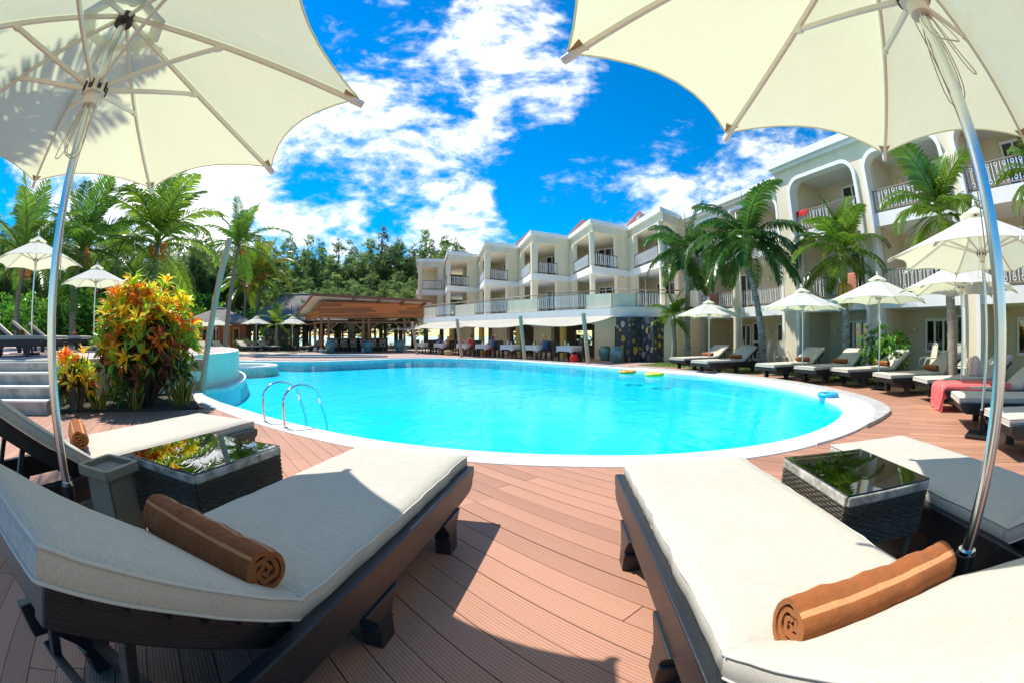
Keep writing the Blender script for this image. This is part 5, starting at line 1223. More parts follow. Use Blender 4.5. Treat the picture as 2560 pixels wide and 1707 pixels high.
# pool floats
def torus(mb, c, R, r, n=28, k=10, lump=0.0, sz=1.0):
    P = []
    for i in range(n):
        a = 2 * pi * i / n; rr = r * (1 + lump * cos(a * 6))
        for j in range(k): b = 2 * pi * j / k; P.append((c[0] + (R + rr * cos(b)) * cos(a), c[1] + (R + rr * cos(b)) * sin(a), c[2] + rr * sz * sin(b)))
    mb.add(P, [(i * k + j, ((i + 1) % n) * k + j, ((i + 1) % n) * k + (j + 1) % k, i * k + (j + 1) % k) for i in range(n) for j in range(k)])
for p, R, r, c, lab in (((6.35, 7.35, .05), .19, .062, (.03, .42, .68), "blue inflatable ring on the right pool edge"), ((4.0, 15.35, -.02), .24, .075, (.80, .38, .05), "orange inflatable ring floating at the far right pool side"), ((4.62, 14.2, -.02), .25, .08, (.85, .70, .08), "yellow inflatable ring floating at the far right pool side")):
    m = MB(); torus(m, (0, 0, 0), R, r, 32, 10, .08 if c[2] > .5 else .03, .85); o = m.build("pool_float", mat("glossy_vinyl", c, .25, .1, 6), None, smooth=True); o.location = p; tag(o, lab, "pool float")
# coral cloth over a lounger, hanging to the deck at the foot
M_CORAL = clothmat("coral_cloth", (.95, .20, .19), .25, .85)
a = radians(-40); u = Vector((cos(a), sin(a), 0)); v = Vector((-sin(a), cos(a), 0)); F0 = Vector((7.25, 4.85, 0)); m = MB(); P = []; nx, ny = 30, 22; rr = random.Random(4)
for i in range(nx + 1):
    s = -.62 + 2.2 * i / nx
    for j in range(ny + 1):
        w = -.62 + 1.24 * j / ny; fold = .018 * sin(j * 1.9 + i * .25) * (1 if (s < 0 or abs(w) > .39) else .25)
        along = max(s, -.035 - .02 * sin(j * .8)) + (fold if s < 0 else 0); z = ZM + .018; across = w
        if abs(w) > .395: ex = abs(w) - .395; across = (1 if w > 0 else -1) * (.405 + fold); z -= ex
        if s < 0: z += s * .98; along -= .04 * abs(s)
        if i == nx: z += .01
        P.append(F0 + u * along + v * across + Vector((0, 0, max(.02, z + rr.uniform(-.002, .002) + fold * .3))))
m.add(P, [(i * (ny + 1) + j, (i + 1) * (ny + 1) + j, (i + 1) * (ny + 1) + j + 1, i * (ny + 1) + j + 1) for i in range(nx) for j in range(ny)])
tag(m.build("beach_cloth", M_CORAL, None, smooth=True), "coral red cloth draped over a lounger and trailing to the deck", "cloth")
# backpack
M_PACK = mat("pale_pink_canvas", (.62, .46, .44), .8, .12, 6, bump=.3, bs=20); t = thing("backpack", "pale pink backpack leaning on a right-hand lounger", "backpack", (9.35, 5.15, ZM - .01), radians(-27))
m = MB(); m.lathe([(.0, 0), (.17, .0), (.20, .06), (.205, .16), (.185, .28), (.13, .38), (.06, .42), (.0, .43)], (0, 0, 0), 18); o = m.build("bag_body", M_PACK, t, smooth=True); o.scale = (.75, 1, 1)
m = MB(); m.lathe([(.0, 0), (.12, .01), (.13, .08), (.11, .17), (.0, .19)], (0, 0, 0), 12); o = m.build("front_pocket", M_PACK, t, smooth=True); o.location = (-.10, 0, .03); o.scale = (.5, 1, 1)
for s in (-1, 1): m = MB(); m.tube([(-.10, s * .06, .40), (-.17, s * .08, .28), (-.17, s * .09, .12)], .012, 6); m.build("strap", M_PACK, t, smooth=True)
# patio chairs and tables before the rooms
def patio_chair():
    t = thing("patio_chair", "chair", "chair"); M_ = mat("cream_patio_resin", (.68, .62, .48), .5, .05)
    m = MB(); m.box((0, 0, .42), (.46, .44, .03)); m.build("seat", M_, t, bevel=.01)
    m = MB(); pts = [(-.22, .2, .42), (-.23, .27, .75), (-.20, .31, .98), (0, .33, 1.06), (.20, .31, .98), (.23, .27, .75), (.22, .2, .42)]; m.tube(spline(pts, 4), .016, 6); m.build("back_frame", M_, t, smooth=True)
    m = MB(); m.add([(-.2, .215, .46), (.2, .215, .46), (.21, .27, .78), (.18, .305, .97), (0, .32, 1.03), (-.18, .305, .97), (-.21, .27, .78)], [(0, 1, 2, 6), (6, 2, 3, 5), (5, 3, 4)]); m.build("back_mesh", M_, t)
    for s in (-1, 1): m = MB(); m.tube(spline([(s * .24, -.2, 0), (s * .25, -.22, .4), (s * .26, -.15, .62), (s * .26, .05, .66), (s * .24, .25, .64)], 4), .016, 6); m.build("armrest", M_, t, smooth=True); m = MB(); m.tube([(s * .23, .22, .42), (s * .25, .30, 0)], .016, 6); m.build("leg", M_, t, smooth=True)
    return t
PC = patio_chair(); PCU = []
for p, r, lab in (((10.35, 16.6, 0), 70, "cream patio chair behind the farthest loungers"), ((10.75, 15.7, 0), 130, "low cream patio chair beside the white frame"), ((11.6, 8.35, 0), 60, "cream patio chair below the large window, left"), ((11.95, 7.2, 0), 120, "cream patio chair below the large window, right"), ((9.75, 17.9, 0), 60, "cream patio chair behind the second farthest lounger")):
    place(PC, PCU, p, radians(r - 180), lab, "patio chairs before the rooms")

# ================================================================== sail awning and its posts
M_SAIL = clothmat("cream_sail", (.86, .82, .68), .45); M_POST = mat("grey_green_post", (.48, .38, .26), .55, .12, 3, stretch=(2, 2, .4))
posts = [((3.40, 20.0), (3.15, 19.95)), ((.66, 23.1), (.42, 23.0)), ((-3.02, 27.1), (-3.28, 27.0)), ((-6.62, 31.2), (-6.95, 31.1))]
labs = ("slanting grey awning post nearest the stone wall", "second slanting awning post from the stone wall", "third slanting awning post from the stone wall", "slanting awning post nearest the bar")
for (b, e), lab in zip(posts, labs):
    t = thing("awning_post", lab, "post", (b[0], b[1], -.03), 0, "posts of the sail awning"); m = MB(); m.tube([(0, 0, 0), (e[0] - b[0], e[1] - b[1], 2.24)], .095, 14); m.build("shaft", M_POST, t, smooth=True, sharp=40)
    m = MB(); m.lathe([(.15, 0), (.15, .02), (.1, .025)], (0, 0, 0), 14); m.build("foot_plate", M_POST, t); m = MB(); m.tube([(e[0] - b[0], e[1] - b[1], 2.0), (e[0] - b[0] + .25, e[1] - b[1] + .2, 1.93)], .012, 6); m.build("shackle", M_STEEL, t)
t = thing("sail_awning", "long cream sail awning stretched over the restaurant terrace", "awning"); m = MB(); P = []; nu, nv = 64, 14
pp = [Vector((e[0], e[1])) for b, e in posts] + [Vector((-10.2, 34.9))]
for i in range(nu + 1):
    u = i / nu; k = u * 4; i_ = min(3, int(k)); f = k - i_; fr = pp[i_].lerp(pp[i_ + 1], f) + Vector((.22, .2)); fz = 1.80 - .12 * sin(pi * f)
    fr = fr + Vector((.745, .667)) * (.55 * sin(pi * f))
    bk = C0 + tdir * (Lt * (u * 1.06 - .015)) - tn * .02; bz = F1 - .40 - .25 * max(0, u - .9) / .1
    for j in range(nv + 1):
        v = j / nv; q = bk.lerp(fr, v); z = lerp(bz, fz, v) - .16 * sin(pi * v) * (.4 + .6 * sin(pi * f)); P.append((q.x, q.y, z))
m.add(P, [(i * (nv + 1) + j, (i + 1) * (nv + 1) + j, (i + 1) * (nv + 1) + j + 1, i * (nv + 1) + j + 1) for i in range(nu) for j in range(nv)]); cl = m.build("sail_cloth", M_SAIL, t, smooth=True)
m = MB(); m.tube([P[i * (nv + 1) + nv] for i in range(nu + 1)], .02, 5, False); m.build("edge_rope", M_SAIL, t)
# leaning post by the planter
t = thing("leaning_post", "tall grey-green post leaning beside the croton planter", "post", (-6.83, 8.13, -.03)); m = MB(); m.tube([(0, 0, 0), (.50, .36, 3.42)], .075, 18); m.build("shaft", M_POST, t, smooth=True, sharp=40)
m = MB(); m.box((-.17, .03, .62), (.34, .10, .26), radians(25)); m.build("wall_bracket", M_POST, t, bevel=.006); m = MB(); m.box((-.14, .0, .16), (.3, .1, .2), radians(25)); m.build("foot_bracket", M_POST, t, bevel=.006)

# ================================================================== bar pavilion
M_TEAK = mat("red_brown_teak", (.55, .19, .045), .5, .3, 3, bump=.2, bs=20, stretch=(1, 1, 8)); M_TEAKD = mat("dark_roof_timber", (.26, .085, .045), .55, .25, 4); M_SOFF = mat("cream_soffit", (.74, .70, .58), .8, .04)
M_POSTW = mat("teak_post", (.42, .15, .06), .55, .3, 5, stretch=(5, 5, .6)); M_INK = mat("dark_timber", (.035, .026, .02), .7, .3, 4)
bar = thing("bar_pavilion", "open timber bar pavilion with slanting roof and orange plank fascia", "building")
K0 = Vector((-14.9, 32.9)); bf_ = Vector((.92, .39)).normalized(); bg_ = Vector((-.58, .81)).normalized()
bp = lambda u, v: K0 + bf_ * u + bg_ * v
rnd_ = random.Random(77)
TEAKS = [mat("teak_plank", (.56 * g, .15 * g, .02 * g), .45, .2, 3, bump=.15, bs=25, stretch=(1, 1, 10)) for g in (.7, .9, 1.1, 1.35)]
for r in range(10):                                 # horizontal planks of the front fascia
    z = 2.68 + r * .125; u = 0.0
    while u < 8.3:
        l_ = min(rnd_.uniform(1.6, 3.2), 8.4 - u); a = bp(u, -.05); b = bp(u + l_ - .01, -.05); m = MB(); m.beam((a.x, a.y, z), (b.x, b.y, z), .05, .118); m.build("fascia_plank", rnd_.choice(TEAKS), bar); u += l_
for r in range(9):                                  # left side, cut by the slope
    z = 2.68 + r * .125; vmax = 7.0 * (1 - max(0, (z - 2.9)) / .95); a = bp(-.03, .02); b = bp(-.03, max(.5, vmax)); m = MB(); m.beam((a.x, a.y, z), (b.x, b.y, z), .05, .118); m.build("fascia_plank", rnd_.choice(TEAKS), bar)
def roofz(u, v): return 4.32 - .045 * u - (v + .8) * .13
c4 = [(-.8, -.8), (9.0, -.8), (9.0, 8.5), (-.8, 8.5)]
top = [(*bp(u, v), roofz(u, v)) for u, v in c4]
m = MB(); m.add([(p[0], p[1], p[2] - .06) for p in top] + [(p[0], p[1], p[2] + .12) for p in top], [(3, 2, 1, 0), (4, 5, 6, 7), (0, 1, 5, 4), (1, 2, 6, 5), (2, 3, 7, 6), (3, 0, 4, 7)]); m.build("roof", M_TEAKD, bar)
m = MB(); s4 = [(*bp(u, v), roofz(u, v) - .075) for u, v in ((-.7, -.74), (8.9, -.74), (8.9, 8.3), (-.7, 8.3))]; m.add(s4, [(0, 1, 2, 3)]); m.build("soffit", M_SOFF, bar)
for u in (2.6, 4.6, 6.5, 8.3): a = bp(u, -.72); b = bp(u, .0); m = MB(); m.beam((a.x, a.y, roofz(u, -.72) - .16), (b.x, b.y, roofz(u, 0) - .16), .14, .16); m.build("rafter", M_TEAKD, bar)
for u, v in ((.15, .1), (.75, .1), (3.55, .1), (4.0, .1), (6.9, .1), (.15, 2.8), (.15, 5.4), (.15, 8), (3.6, 8), (7, 8)):
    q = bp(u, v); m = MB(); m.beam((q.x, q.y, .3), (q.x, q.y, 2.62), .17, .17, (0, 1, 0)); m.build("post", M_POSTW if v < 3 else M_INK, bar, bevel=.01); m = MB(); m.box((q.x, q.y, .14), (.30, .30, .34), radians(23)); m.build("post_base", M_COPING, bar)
for u0, u1 in ((.75, 1.5), (3.5, 2.8), (4.05, 4.8), (6.85, 6.1), (7.0, 7.7)): a = bp(u0, .1); b = bp(u1, .1); m = MB(); m.beam((a.x, a.y, 1.65), (b.x, b.y, 2.25), .09, .10); m.build("knee_brace", M_POSTW, bar)
a = bp(0, .1); b = bp(8.2, .1); m = MB(); m.beam((a.x, a.y, 2.28), (b.x, b.y, 2.28), .1, .1); m.build("tie_beam", M_POSTW, bar)
a = bp(.1, 0); b = bp(.1, 8); m = MB(); m.beam((a.x, a.y, 2.28), (b.x, b.y, 2.28), .1, .1); m.build("tie_beam", M_POSTW, bar)
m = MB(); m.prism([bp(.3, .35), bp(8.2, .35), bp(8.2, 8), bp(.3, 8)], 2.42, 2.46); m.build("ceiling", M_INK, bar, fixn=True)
# counter with pale panels, back-bar column with shelves
m = MB(); m.prism([bp(1.4, 3.2), bp(6.6, 3.2), bp(6.6, 3.8), bp(1.4, 3.8)], -.03, 1.0); m.build("counter", M_INK, bar, fixn=True); m = MB(); m.prism([bp(1.3, 3.05), bp(6.7, 3.05), bp(6.7, 3.9), bp(1.3, 3.9)], 1.0, 1.07); m.build("counter_top", M_TEAK, bar, fixn=True)
for i in range(6): m = MB(); m.prism([bp(1.6 + i * .85, 3.16), bp(2.15 + i * .85, 3.16), bp(2.15 + i * .85, 3.19), bp(1.6 + i * .85, 3.19)], .35, .95); m.build("counter_panel", M_SOFF, bar, fixn=True)
q = bp(3.9, 5.2); m = MB(); m.lathe([(.3, -.03), (.3, 2.42)], (q.x, q.y, 0), 14); m.build("stone_column", M_STEP, bar, smooth=True, sharp=40)
for z in (1.2, 1.5): m = MB(); m.lathe([(.75, z), (.75, z + .04)], (q.x, q.y, 0), 16); m.build("bottle_shelf", M_INK, bar)
# bar stools
M_RATT = mat("honey_rattan", (.36, .19, .06), .6, .25, 10)
def stool():
    t = thing("bar_stool", "stool", "stool")
    m = MB(); m.box((0, 0, .72), (.38, .36, .05)); m.build("seat", M_SOFF, t, bevel=.015); m = MB(); m.box((0, -.18, .98), (.38, .03, .24)); m.build("backrest", M_TEAK, t, bevel=.01)
    for sx in (-1, 1):
        for sy in (-1, 1): m = MB(); m.beam((sx * .16, sy * .15, .7), (sx * .2, sy * .19, 0), .035, .035); m.build("leg", M_INK, t)
    return t
BS = stool(); BSU = []
for i in range(6): q = bp(1.7 + i * .82, 2.55); place(BS, BSU, (q.x, q.y, -.03), radians(23), ("leftmost white-seated stool at the bar counter", "second white-seated bar stool from the left", "third white-seated bar stool from the left", "fourth white-seated bar stool from the left", "fifth white-seated bar stool from the left", "rightmost white-seated stool at the bar counter")[i], "stools at the bar counter")
def rattan_chair():
    t = thing("rattan_chair", "chair", "chair"); m = MB(); m.lathe([(.0, .36), (.25, .36), (.27, .40), (.24, .43), (0, .43)], (0, 0, 0), 14); m.build("seat", M_RATT, t)
    for z, r in ((.62, .30), (.52, .29)): m = MB(); m.tube([(r * cos(pi * i / 12), r * sin(pi * i / 12), z + .12 * sin(pi * i / 12)) for i in range(13)], .022, 6); m.build("back_hoop", M_RATT, t, smooth=True)
    m = MB()
    for i in range(9): a = pi * i / 8; m.tube([(.25 * cos(a), .25 * sin(a), .40), (.30 * cos(a), .30 * sin(a), .62 + .12 * sin(a))], .010, 5)
    m.build("back_canes", M_RATT, t)
    for a in (45, 135, 225, 315): m = MB(); m.tube([(.2 * cos(radians(a)), .2 * sin(radians(a)), .38), (.26 * cos(radians(a)), .26 * sin(radians(a)), 0)], .02, 6); m.build("leg", M_RATT, t)
    return t
RC = rattan_chair(); RCU = []
for (u, v, r), lab in zip(((1.5, .75, 200), (2.35, 1.2, 20), (2.95, .7, 120), (4.8, .8, 200), (5.6, 1.0, 30), (6.2, .7, 140), (-.2, 4.0, 60)), ("rattan chair just right of the first urn", "rattan chair second from the first urn", "rattan chair left of the middle urn", "rattan chair right of the middle urn", "rattan chair midway between middle and right urn", "rattan chair left of the rightmost bar urn", "rattan chair beside the pavilion's left posts")):
    q = bp(u, v); place(RC, RCU, (q.x, q.y, -.03), radians(r), lab, "rattan chairs in the bar")
# urns
M_URN = mat("teal_glaze", (.09, .24, .24), .22, .25, 3, (.16, .34, .32), coat=.4)
def urn(p, s, lab):
    m = MB(); m.lathe([(0, 0), (.24, 0), (.30, .08), (.42, .42), (.45, .62), (.40, .80), (.30, .90), (.32, .95), (.34, .97), (.30, .98), (.26, .93), (.25, .85), (0, .80)], (0, 0, 0), 28); o = m.build("glazed_urn", M_URN, None, smooth=True); o.location = p; o.scale = (s,) * 3; return tag(o, lab, "urn", "teal glazed urns")
q = bp(.75, -.55); urn((q.x, q.y, -.03), .98, "teal glazed urn at the bar's left corner"); q = bp(3.75, -.6); urn((q.x, q.y, -.03), .92, "teal glazed urn at the middle of the bar front"); q = bp(6.2, -.7); urn((q.x, q.y, -.03), .95, "teal glazed urn at the bar's right end")
urn((4.98, 21.2, -.03), .78, "teal glazed urn before the stone wall"); urn((4.75, 22.9, -.03), .75, "dim teal urn in the doorway behind the stone wall urn")
# thatch
def thatchmat():
    return mat("grey_thatch", (.27, .235, .20), .95, .35, 3, bump=.9, bs=28, stretch=(2.2, 2.2, .6), fine=.25)
M_THAT = thatchmat()
def thatch_roof(parent, c, lx, ly, z0, z1, rz, ridge):
    cr, sr = cos(rz), sin(rz); W_ = lambda x, y: (c[0] + x * cr - y * sr, c[1] + x * sr + y * cr); rr = random.Random(3); m = MB(); rings = []
    for i in range(10):
        f = i / 9; a = lx / 2 * (1 - f) + ridge / 2 * f; b = ly / 2 * (1 - f) + .12 * f; z = z0 + (z1 - z0) * f ** .9; row = []
        for k in range(40):
            t_ = k / 40 * 4; s = int(t_); g = t_ - s; x, y = ((-a + 2 * a * g, -b), (a, -b + 2 * b * g), (a - 2 * a * g, b), (-a, b - 2 * b * g))[s]; q = W_(x, y); row.append((q[0], q[1], z + rr.uniform(-.03, .03)))
        rings.append(row)
    P = [p for r in rings for p in r]; F = [(i * 40 + k, i * 40 + (k + 1) % 40, (i + 1) * 40 + (k + 1) % 40, (i + 1) * 40 + k) for i in range(9) for k in range(40)] + [tuple(360 + k for k in range(40)), tuple(reversed(range(40)))]
    m.add(P, F); ro = m.build("thatch_roof", M_THAT, parent, smooth=True, sharp=50)
    m = MB(); A = W_(-ridge / 2 - .25, 0); B = W_(ridge / 2 + .25, 0); m.tube([(*A, z1 - .05), (*vl(A, B, .5), z1 + .02), (*B, z1 - .05)], .24, 10, True, None, .7); m.build("ridge_cap", M_THAT, ro, smooth=True)
tp_ = thing("thatched_pavilion", "grey thatched roof pavilion behind the bar's left end", "building"); thatch_roof(tp_, (-22.4, 44.6), 10.5, 8.0, 2.75, 5.65, radians(20), 4.0)
for u, v in ((-4.5, -3.2), (-4.5, 3), (4.5, 3), (0, -3.2)): q = (-22.4 + u * cos(.35) - v * sin(.35), 44.6 + u * sin(.35) + v * cos(.35)); m = MB(); m.tube([(*q, -.05), (*q, 2.9)], .12, 8); m.build("post", M_INK, tp_)
hut = thing("thatched_hut", "small wooden hut with thatched roof behind the leaning post", "building"); hc = AZ(-37.4, 47.5); thatch_roof(hut, hc, 8.0, 5.5, 2.45, 3.95, radians(25), 1.2)
hr = radians(25); hw = lambda x, y: (hc[0] + x * cos(hr) - y * sin(hr), hc[1] + x * sin(hr) + y * cos(hr))
m = MB(); m.prism([hw(-3.2, -2), hw(3.2, -2), hw(3.2, 2), hw(-3.2, 2)], -.05, 2.5); m.build("wall", M_TEAKD, hut, fixn=True)
for x_ in (-2.4, -1.2, 0, 1.2, 2.2): m = MB(); m.prism([hw(x_ - .4, -2.06), hw(x_ + .4, -2.06), hw(x_ + .4, -2.003), hw(x_ - .4, -2.003)], .2, 2.1); o = m.build("door_leaf", M_TEAK, hut, fixn=True); m = MB(); m.prism([hw(x_ - .22, -2.08), hw(x_ + .22, -2.08), hw(x_ + .22, -2.062), hw(x_ - .22, -2.062)], .8, 1.9); m.build("pane", M_DARK, o, fixn=True)
# stone screen beside the bar
ss = thing("stone_screen", "dark stone garden screen left of the bar", "wall"); a = Vector(AZ(-31.4, 43.5)[:2]); b = Vector(AZ(-27.2, 42.5)[:2]); d = (b - a).normalized(); nrm = Vector((d.y, -d.x)); L = (b - a).length
m = MB(); m.prism([a, b, b - nrm * .25, a - nrm * .25], -.05, 1.95); m.build("wall_panel", M_LAVA, ss, fixn=True); rr = random.Random(6)
for i in range(34):
    u, v, r = rr.uniform(.2, L - .2), rr.uniform(.2, 1.7), rr.uniform(.10, .2); k = 6; pts = []
    for j in range(k): t_ = 2 * pi * j / k; q = a + d * (u + cos(t_) * r * rr.uniform(.7, 1)); pts.append((q.x + nrm.x * .002, q.y + nrm.y * .002, v + sin(t_) * r * rr.uniform(.7, 1)))
    m = MB(); m.extr(pts, (nrm.x * .02, nrm.y * .02, 0)); m.build("flagstone", STONES[rr.choice((0, 1, 2, 2, 3, 3))], ss, fixn=True)

# ================================================================== restaurant furniture
M_CLOTHW = mat("pale_tablecloth", (.62, .62, .60), .9, .06, 5); M_CHAIR = mat("dark_wicker_chair", (.05, .042, .035), .6, .3, 14, bump=.3, bs=60); M_CHINA = mat("white_china", (.80, .80, .78), .25, .03); M_BOTT = mat("dark_bottle", (.03, .05, .03), .15, .1)
def rtable():
    t = thing("dining_table", "table", "table")
    for sx in (-1, 1):
        for sy in (-1, 1): m = MB(); m.beam((sx * .38, sy * .38, 0), (sx * .38, sy * .38, .72), .06, .06); m.build("leg", M_INK, t)
    m = MB(); m.box((0, 0, .73), (.92, .92, .03)); m.build("tabletop", M_INK, t)
    m = MB(); P = []; n = 32
    for lvl, (s, z) in enumerate(((.0, .752), (.465, .752), (.475, .74), (.485, .60), (.50, .50))):
        for k in range(n):
            t_ = k / n * 4; e = int(t_); g = (t_ - e) * 2 - 1; x, y = ((g, -1), (1, g), (-g, 1), (-1, -g))[e]; f = 1 + (.03 * sin(k * 2.3) if lvl > 2 else 0); dz = (-.10 * (abs(g) ** 6) if lvl == 4 else 0); P.append((x * s * f, y * s * f, z + dz))
    m.add(P, [(i * n + k, i * n + (k + 1) % n, (i + 1) * n + (k + 1) % n, (i + 1) * n + k) for i in range(4) for k in range(n)]); m.build("tablecloth", M_CLOTHW, t, smooth=True, sharp=50)
    return t
RT_ = rtable(); RTU = []; TD = atan2(tdir.y, tdir.x)
TP = [(-6.48, 32.99), (-4.71, 31.01), (-2.9, 28.99), (-1.55, 27.48), (0, 25.76), (1.3, 24.3), (2.87, 22.55)]
TL = ("empty dining table nearest the bar", "dining table where the man in blue sits", "dining table of the man in red", "dining table of the white-haired man", "empty dining table between second and third awning posts", "dining table of the blonde woman in blue", "dining table nearest the stone wall with red bag beside")
for p, lab in zip(TP, TL): place(RT_, RTU, (p[0], p[1], -.03), TD, lab, "tables under the sail awning")
def rchair():
    t = thing("dining_chair", "chair", "chair")
    m = MB(); m.box((0, 0, .44), (.46, .45, .06)); m.build("seat", M_CHAIR, t, bevel=.015); m = MB(); m.beam((0, -.21, .44), (0, -.28, .98), .46, .05, (0, 1, 0)); m.build("backrest", M_CHAIR, t, bevel=.015)
    for sx in (-1, 1):
        for sy in (-1, 1): m = MB(); m.beam((sx * .2, sy * .19, .42), (sx * .21, sy * .2, 0), .04, .04); m.build("leg", M_CHAIR, t)
    return t
DC = rchair(); DCU = []
names = ("nearest the bar", "of the man in blue", "of the man in red", "of the white-haired man", "that stands empty in the middle", "of the blonde woman", "nearest the stone wall")
tdv = Vector((tdir.x, tdir.y)); tnv = Vector((tn.x, tn.y))
for i, p in enumerate(TP):
    P_ = Vector(p)
    for off, face, side in ((tdv * .72, TD + pi / 2, "left"), (-tdv * .72, TD - pi / 2, "right"), (tnv * .74, atan2(-tn.y, -tn.x) - pi / 2, "far side")):
        q = P_ + off; place(DC, DCU, (q.x, q.y, -.03), face, "dark wicker chair at the %s of the table %s" % (side, names[i]), "dark chairs under the awning")
# settings on the tables
rr = random.Random(8)
for i, p in enumerate(TP):
    for k in range(2):
        x_, y_ = p[0] + rr.uniform(-.25, .25), p[1] + rr.uniform(-.25, .25); m = MB()
        if k == 0: m.lathe([(0, 0), (.035, 0), (.038, .16), (.014, .21), (.014, .27), (0, .27)], (0, 0, 0), 10); o = m.build("bottle", M_BOTT if i % 2 else M_CHINA, None, smooth=True); lab = "bottle on the table " + names[i]; c = "bottle"
        else: m.lathe([(0, 0), (.05, 0), (.06, .01), (.04, .1), (.05, .14), (0, .13)], (0, 0, 0), 10); o = m.build("napkin_holder", M_CHINA, None, smooth=True); lab = "white napkin holder on the table " + names[i]; c = "tableware"
        o.location = (x_, y_, .724); tag(o, lab, c, "things on the dining tables")
# red bag and straw bag on the floor
m = MB(); m.lathe([(0, 0), (.17, 0), (.20, .1), (.17, .3), (.12, .38), (0, .38)], (0, 0, 0), 12); o = m.build("red_bag", mat("red_nylon", (.62, .015, .015), .6, .1, 6), None, smooth=True); o.scale = (1, .55, 1); o.location = (3.0, 21.75, -.03); tag(o, "bright red bag on the floor by the last dining table", "bag")
m = MB(); m.lathe([(0, 0), (.24, .02), (.30, .18), (.28, .30), (.22, .34), (.2, .30), (0, .28)], (0, 0, 0), 16); o = m.build("straw_bag", mat("straw", (.42, .33, .13), .8, .2, 14, bump=.4, bs=50), None, smooth=True); o.location = (-4.1, 29.45, -.03); o.scale = (1.1, .6, 1); tag(o, "straw basket bag on the floor under the bald man's table", "bag")

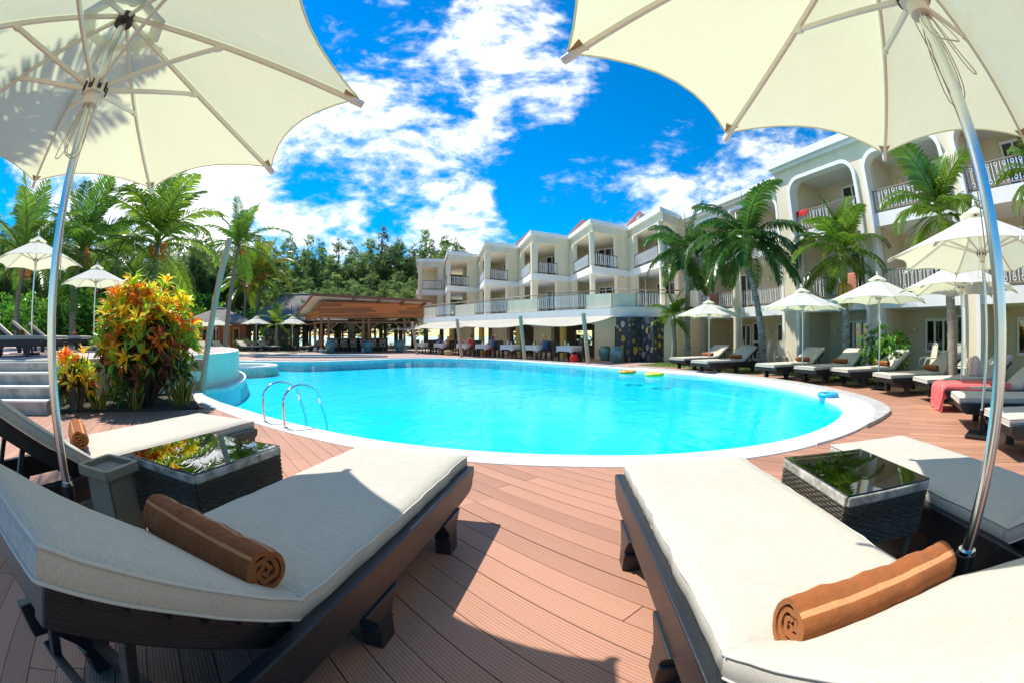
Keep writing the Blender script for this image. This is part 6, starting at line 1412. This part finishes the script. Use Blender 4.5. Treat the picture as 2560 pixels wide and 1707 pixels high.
# ================================================================== people
SKIN = (.46, .23, .14)
def skinmat(name, c): return mat(name, c, .55, .08, 6)
def person(loc, rz, label, skin=SKIN, top=None, legs=None, hair=(.05, .03, .02), pose="sit", longhair=False, lean=0.0, bald=False, dress=False):
    """one continuous body grown from a jointed skeleton; torso, arms and legs coloured by clothing"""
    if pose == "sit":
        J = {"pel": (0, 0, .52, .13), "wst": (0, .02 + lean * .3, .70, .115), "chs": (0, .04 + lean * .7, .92, .14), "nek": (0, .07 + lean, 1.08, .055), "hd0": (0, .10 + lean, 1.17, .085), "hd1": (0, .10 + lean, 1.27, .075)}
        for s, n in ((-1, "l"), (1, "r")):
            J["hip" + n] = (s * .09, .05, .52, .10); J["kne" + n] = (s * .13, .44, .53, .07); J["ank" + n] = (s * .12, .42, .10, .045); J["toe" + n] = (s * .12, .56, .04, .04)
            J["sho" + n] = (s * .17, .05 + lean * .8, 1.00, .065); J["elb" + n] = (s * .25, .22 + lean, .78, .045); J["wri" + n] = (s * .12, .42 + lean, .82 if s < 0 else .90, .032); J["han" + n] = (s * .09, .47 + lean, .85 if s < 0 else .98, .035)
    else:                                           # lying on a lounger, knees up, head raised (+y is towards the feet)
        J = {"pel": (0, .0, .12, .13), "wst": (0, -.18, .15, .115), "chs": (0, -.40, .26, .14), "nek": (0, -.56, .40, .055), "hd0": (0, -.62, .47, .085), "hd1": (0, -.69, .54, .075)}
        for s, n in ((-1, "l"), (1, "r")):
            J["hip" + n] = (s * .09, .05, .11, .10); J["kne" + n] = (s * .11, .42, .40 if s < 0 else .28, .07); J["ank" + n] = (s * .11, .72, .07, .045); J["toe" + n] = (s * .12, .82, .11, .035)
            J["sho" + n] = (s * .18, -.46, .30, .065); J["elb" + n] = (s * .27, -.26, .12, .045); J["wri" + n] = (s * .18, -.05, .16, .032); J["han" + n] = (s * .13, .03, .18, .035)
    names_ = list(J); E = [("pel", "wst"), ("wst", "chs"), ("chs", "nek"), ("nek", "hd0"), ("hd0", "hd1")]
    for n in "lr": E += [("pel", "hip" + n), ("hip" + n, "kne" + n), ("kne" + n, "ank" + n), ("ank" + n, "toe" + n), ("chs", "sho" + n), ("sho" + n, "elb" + n), ("elb" + n, "wri" + n), ("wri" + n, "han" + n)]
    me = bpy.data.meshes.new("body"); me.from_pydata([J[k][:3] for k in names_], [(names_.index(a), names_.index(b)) for a, b in E], [])
    tmp = bpy.data.objects.new("body", me); COL.objects.link(tmp); sk = tmp.modifiers.new("s", 'SKIN'); 
    for i, k in enumerate(names_): me.skin_vertices[0].data[i].radius = (J[k][3], J[k][3] * (.8 if k in ("chs", "wst", "pel") else 1)); me.skin_vertices[0].data[i].use_root = (k == "pel")
    sub = tmp.modifiers.new("u", 'SUBSURF'); sub.levels = 1; sub.render_levels = 1
    dg = bpy.context.evaluated_depsgraph_get(); fin = bpy.data.meshes.new_from_object(tmp.evaluated_get(dg)); bpy.data.objects.remove(tmp)
    fin.materials.clear(); fin.materials.append(skinmat("skin", skin)); fin.materials.append(mat("shirt", top or skin, .85, .1, 8)); fin.materials.append(mat("trousers", legs or skin, .85, .1, 8))
    jv = {k: Vector(J[k][:3]) for k in names_}
    for p in fin.polygons:
        c = p.center; best = min(E, key=lambda e: (c - (jv[e[0]] + (jv[e[1]] - jv[e[0]]) * max(0, min(1, (c - jv[e[0]]).dot(jv[e[1]] - jv[e[0]]) / (jv[e[1]] - jv[e[0]]).length_squared)))).length)
        b0 = best[0] + best[1]
        if best in (("pel", "wst"), ("wst", "chs")) or "sho" in best[1]: p.material_index = 1 if top else 0
        elif best[0].startswith("sho"): p.material_index = 1 if (top and not dress and (c - jv[best[0]]).length < .2) else 0
        elif "hip" in b0 or best[0].startswith("kne"): p.material_index = 2 if legs and ((c.z > .3 or legs[0] > .2 or pose != "sit") and not best[0].startswith("kne") or legs[0] > .25) else 0
        p.use_smooth = True
    t = thing("person", label, "person", loc, rz); link("body", fin, t)
    h = jv["hd1"]; h0 = jv["hd0"]; ctr = h0.lerp(h, .62)
    if not bald:
        m = MB(); m.lathe([(.0, .115), (.06, .10), (.092, .05), (.098, .0), (.088, -.05)] + ([(.10, -.16), (.085, -.24), (.0, -.25)] if longhair else [(.06, -.075), (.0, -.075)]), (0, 0, 0), 12); o = m.build("hair", mat("hair", hair, .6, .2, 20), t, smooth=True); o.location = (ctr.x, ctr.y - (.028 if pose == "sit" else -.0), ctr.z + .012)
        if pose != "sit": o.rotation_euler = (radians(40), 0, 0); o.location = (ctr.x, ctr.y - .03, ctr.z + .02)
    m = MB(); m.lathe([(0, -.022), (.016, -.01), (.012, .015), (0, .03)], (0, 0, 0), 6)
    o = m.build("nose", fin.materials[0], t, smooth=True); o.location = (h0.x, h0.y + (.085 if pose == "sit" else .045), h0.z + (.035 if pose == "sit" else .09))
    for s in (-1, 1): m = MB(); m.lathe([(0, -.03), (.014, -.01), (.014, .015), (0, .03)], (0, 0, 0), 6); o = m.build("ear", fin.materials[0], t, smooth=True); o.location = (s * .085, ctr.y - .005, ctr.z - .03)
    return t
L_ = TD + pi / 2; R_ = TD - pi / 2; FAR = atan2(-tn.y, -tn.x) - pi / 2
def seat(i, side): q = Vector(TP[i]) + (tdv * .68 if side == "l" else -tdv * .68 if side == "r" else tnv * .70); return (q.x, q.y, -.05)
person(seat(1, "l"), L_, "person in a blue shirt leaning on the table near the bar", top=(.02, .08, .55), legs=(.03, .05, .18), hair=(.45, .22, .07), lean=.10)
person(seat(1, "f"), FAR, "bare-chested person behind the table with the person in blue", hair=(.30, .16, .08), legs=(.05, .05, .06))
person(seat(1, "r"), R_, "bald bare-chested person facing the one in blue", bald=True, legs=(.10, .09, .07), lean=.04)
person(seat(2, "l"), L_, "person in a pale pink top at the red-shirted person's table", top=(.66, .42, .38), hair=(.40, .20, .07), lean=.06, legs=(.5, .4, .35))
person(seat(2, "r"), R_, "person in a bright red shirt leaning over a table", top=(.62, .015, .03), hair=(.07, .04, .025), lean=.12, legs=(.04, .04, .05))
person(seat(3, "f"), FAR, "white-haired person in a cream shirt facing the pool", top=(.62, .56, .48), hair=(.6, .55, .5), legs=(.06, .06, .08))
person(seat(3, "r"), R_, "person in a blue and orange top with red trousers", top=(.05, .16, .45), hair=(.16, .06, .03), legs=(.60, .06, .03), longhair=True, lean=.05, dress=True)
person(seat(5, "f"), FAR, "dark-haired person behind the blonde one's table", top=(.05, .04, .04), hair=(.02, .015, .01))
person(seat(5, "r"), R_, "person with long blonde hair in a strapless blue top", top=(.02, .12, .42), hair=(.50, .27, .07), legs=(.06, .05, .05), longhair=True, lean=.06, dress=True)
# sunbathers far left
p = AZ(-33.35, 41.1); person((p[0] - .25, p[1] + .35, ZM + .0), radians(255), "person in a pink swimsuit lying on a far lounger", skin=(.55, .30, .22), top=(.60, .22, .24), pose="lie", hair=(.06, .03, .02))
p = AZ(-31.35, 40.9); person((p[0], p[1], -.08), radians(115), "grey-haired bare-chested person sitting hunched on a far lounger", skin=(.40, .22, .14), hair=(.5, .5, .48), lean=.12, legs=(.45, .38, .3))
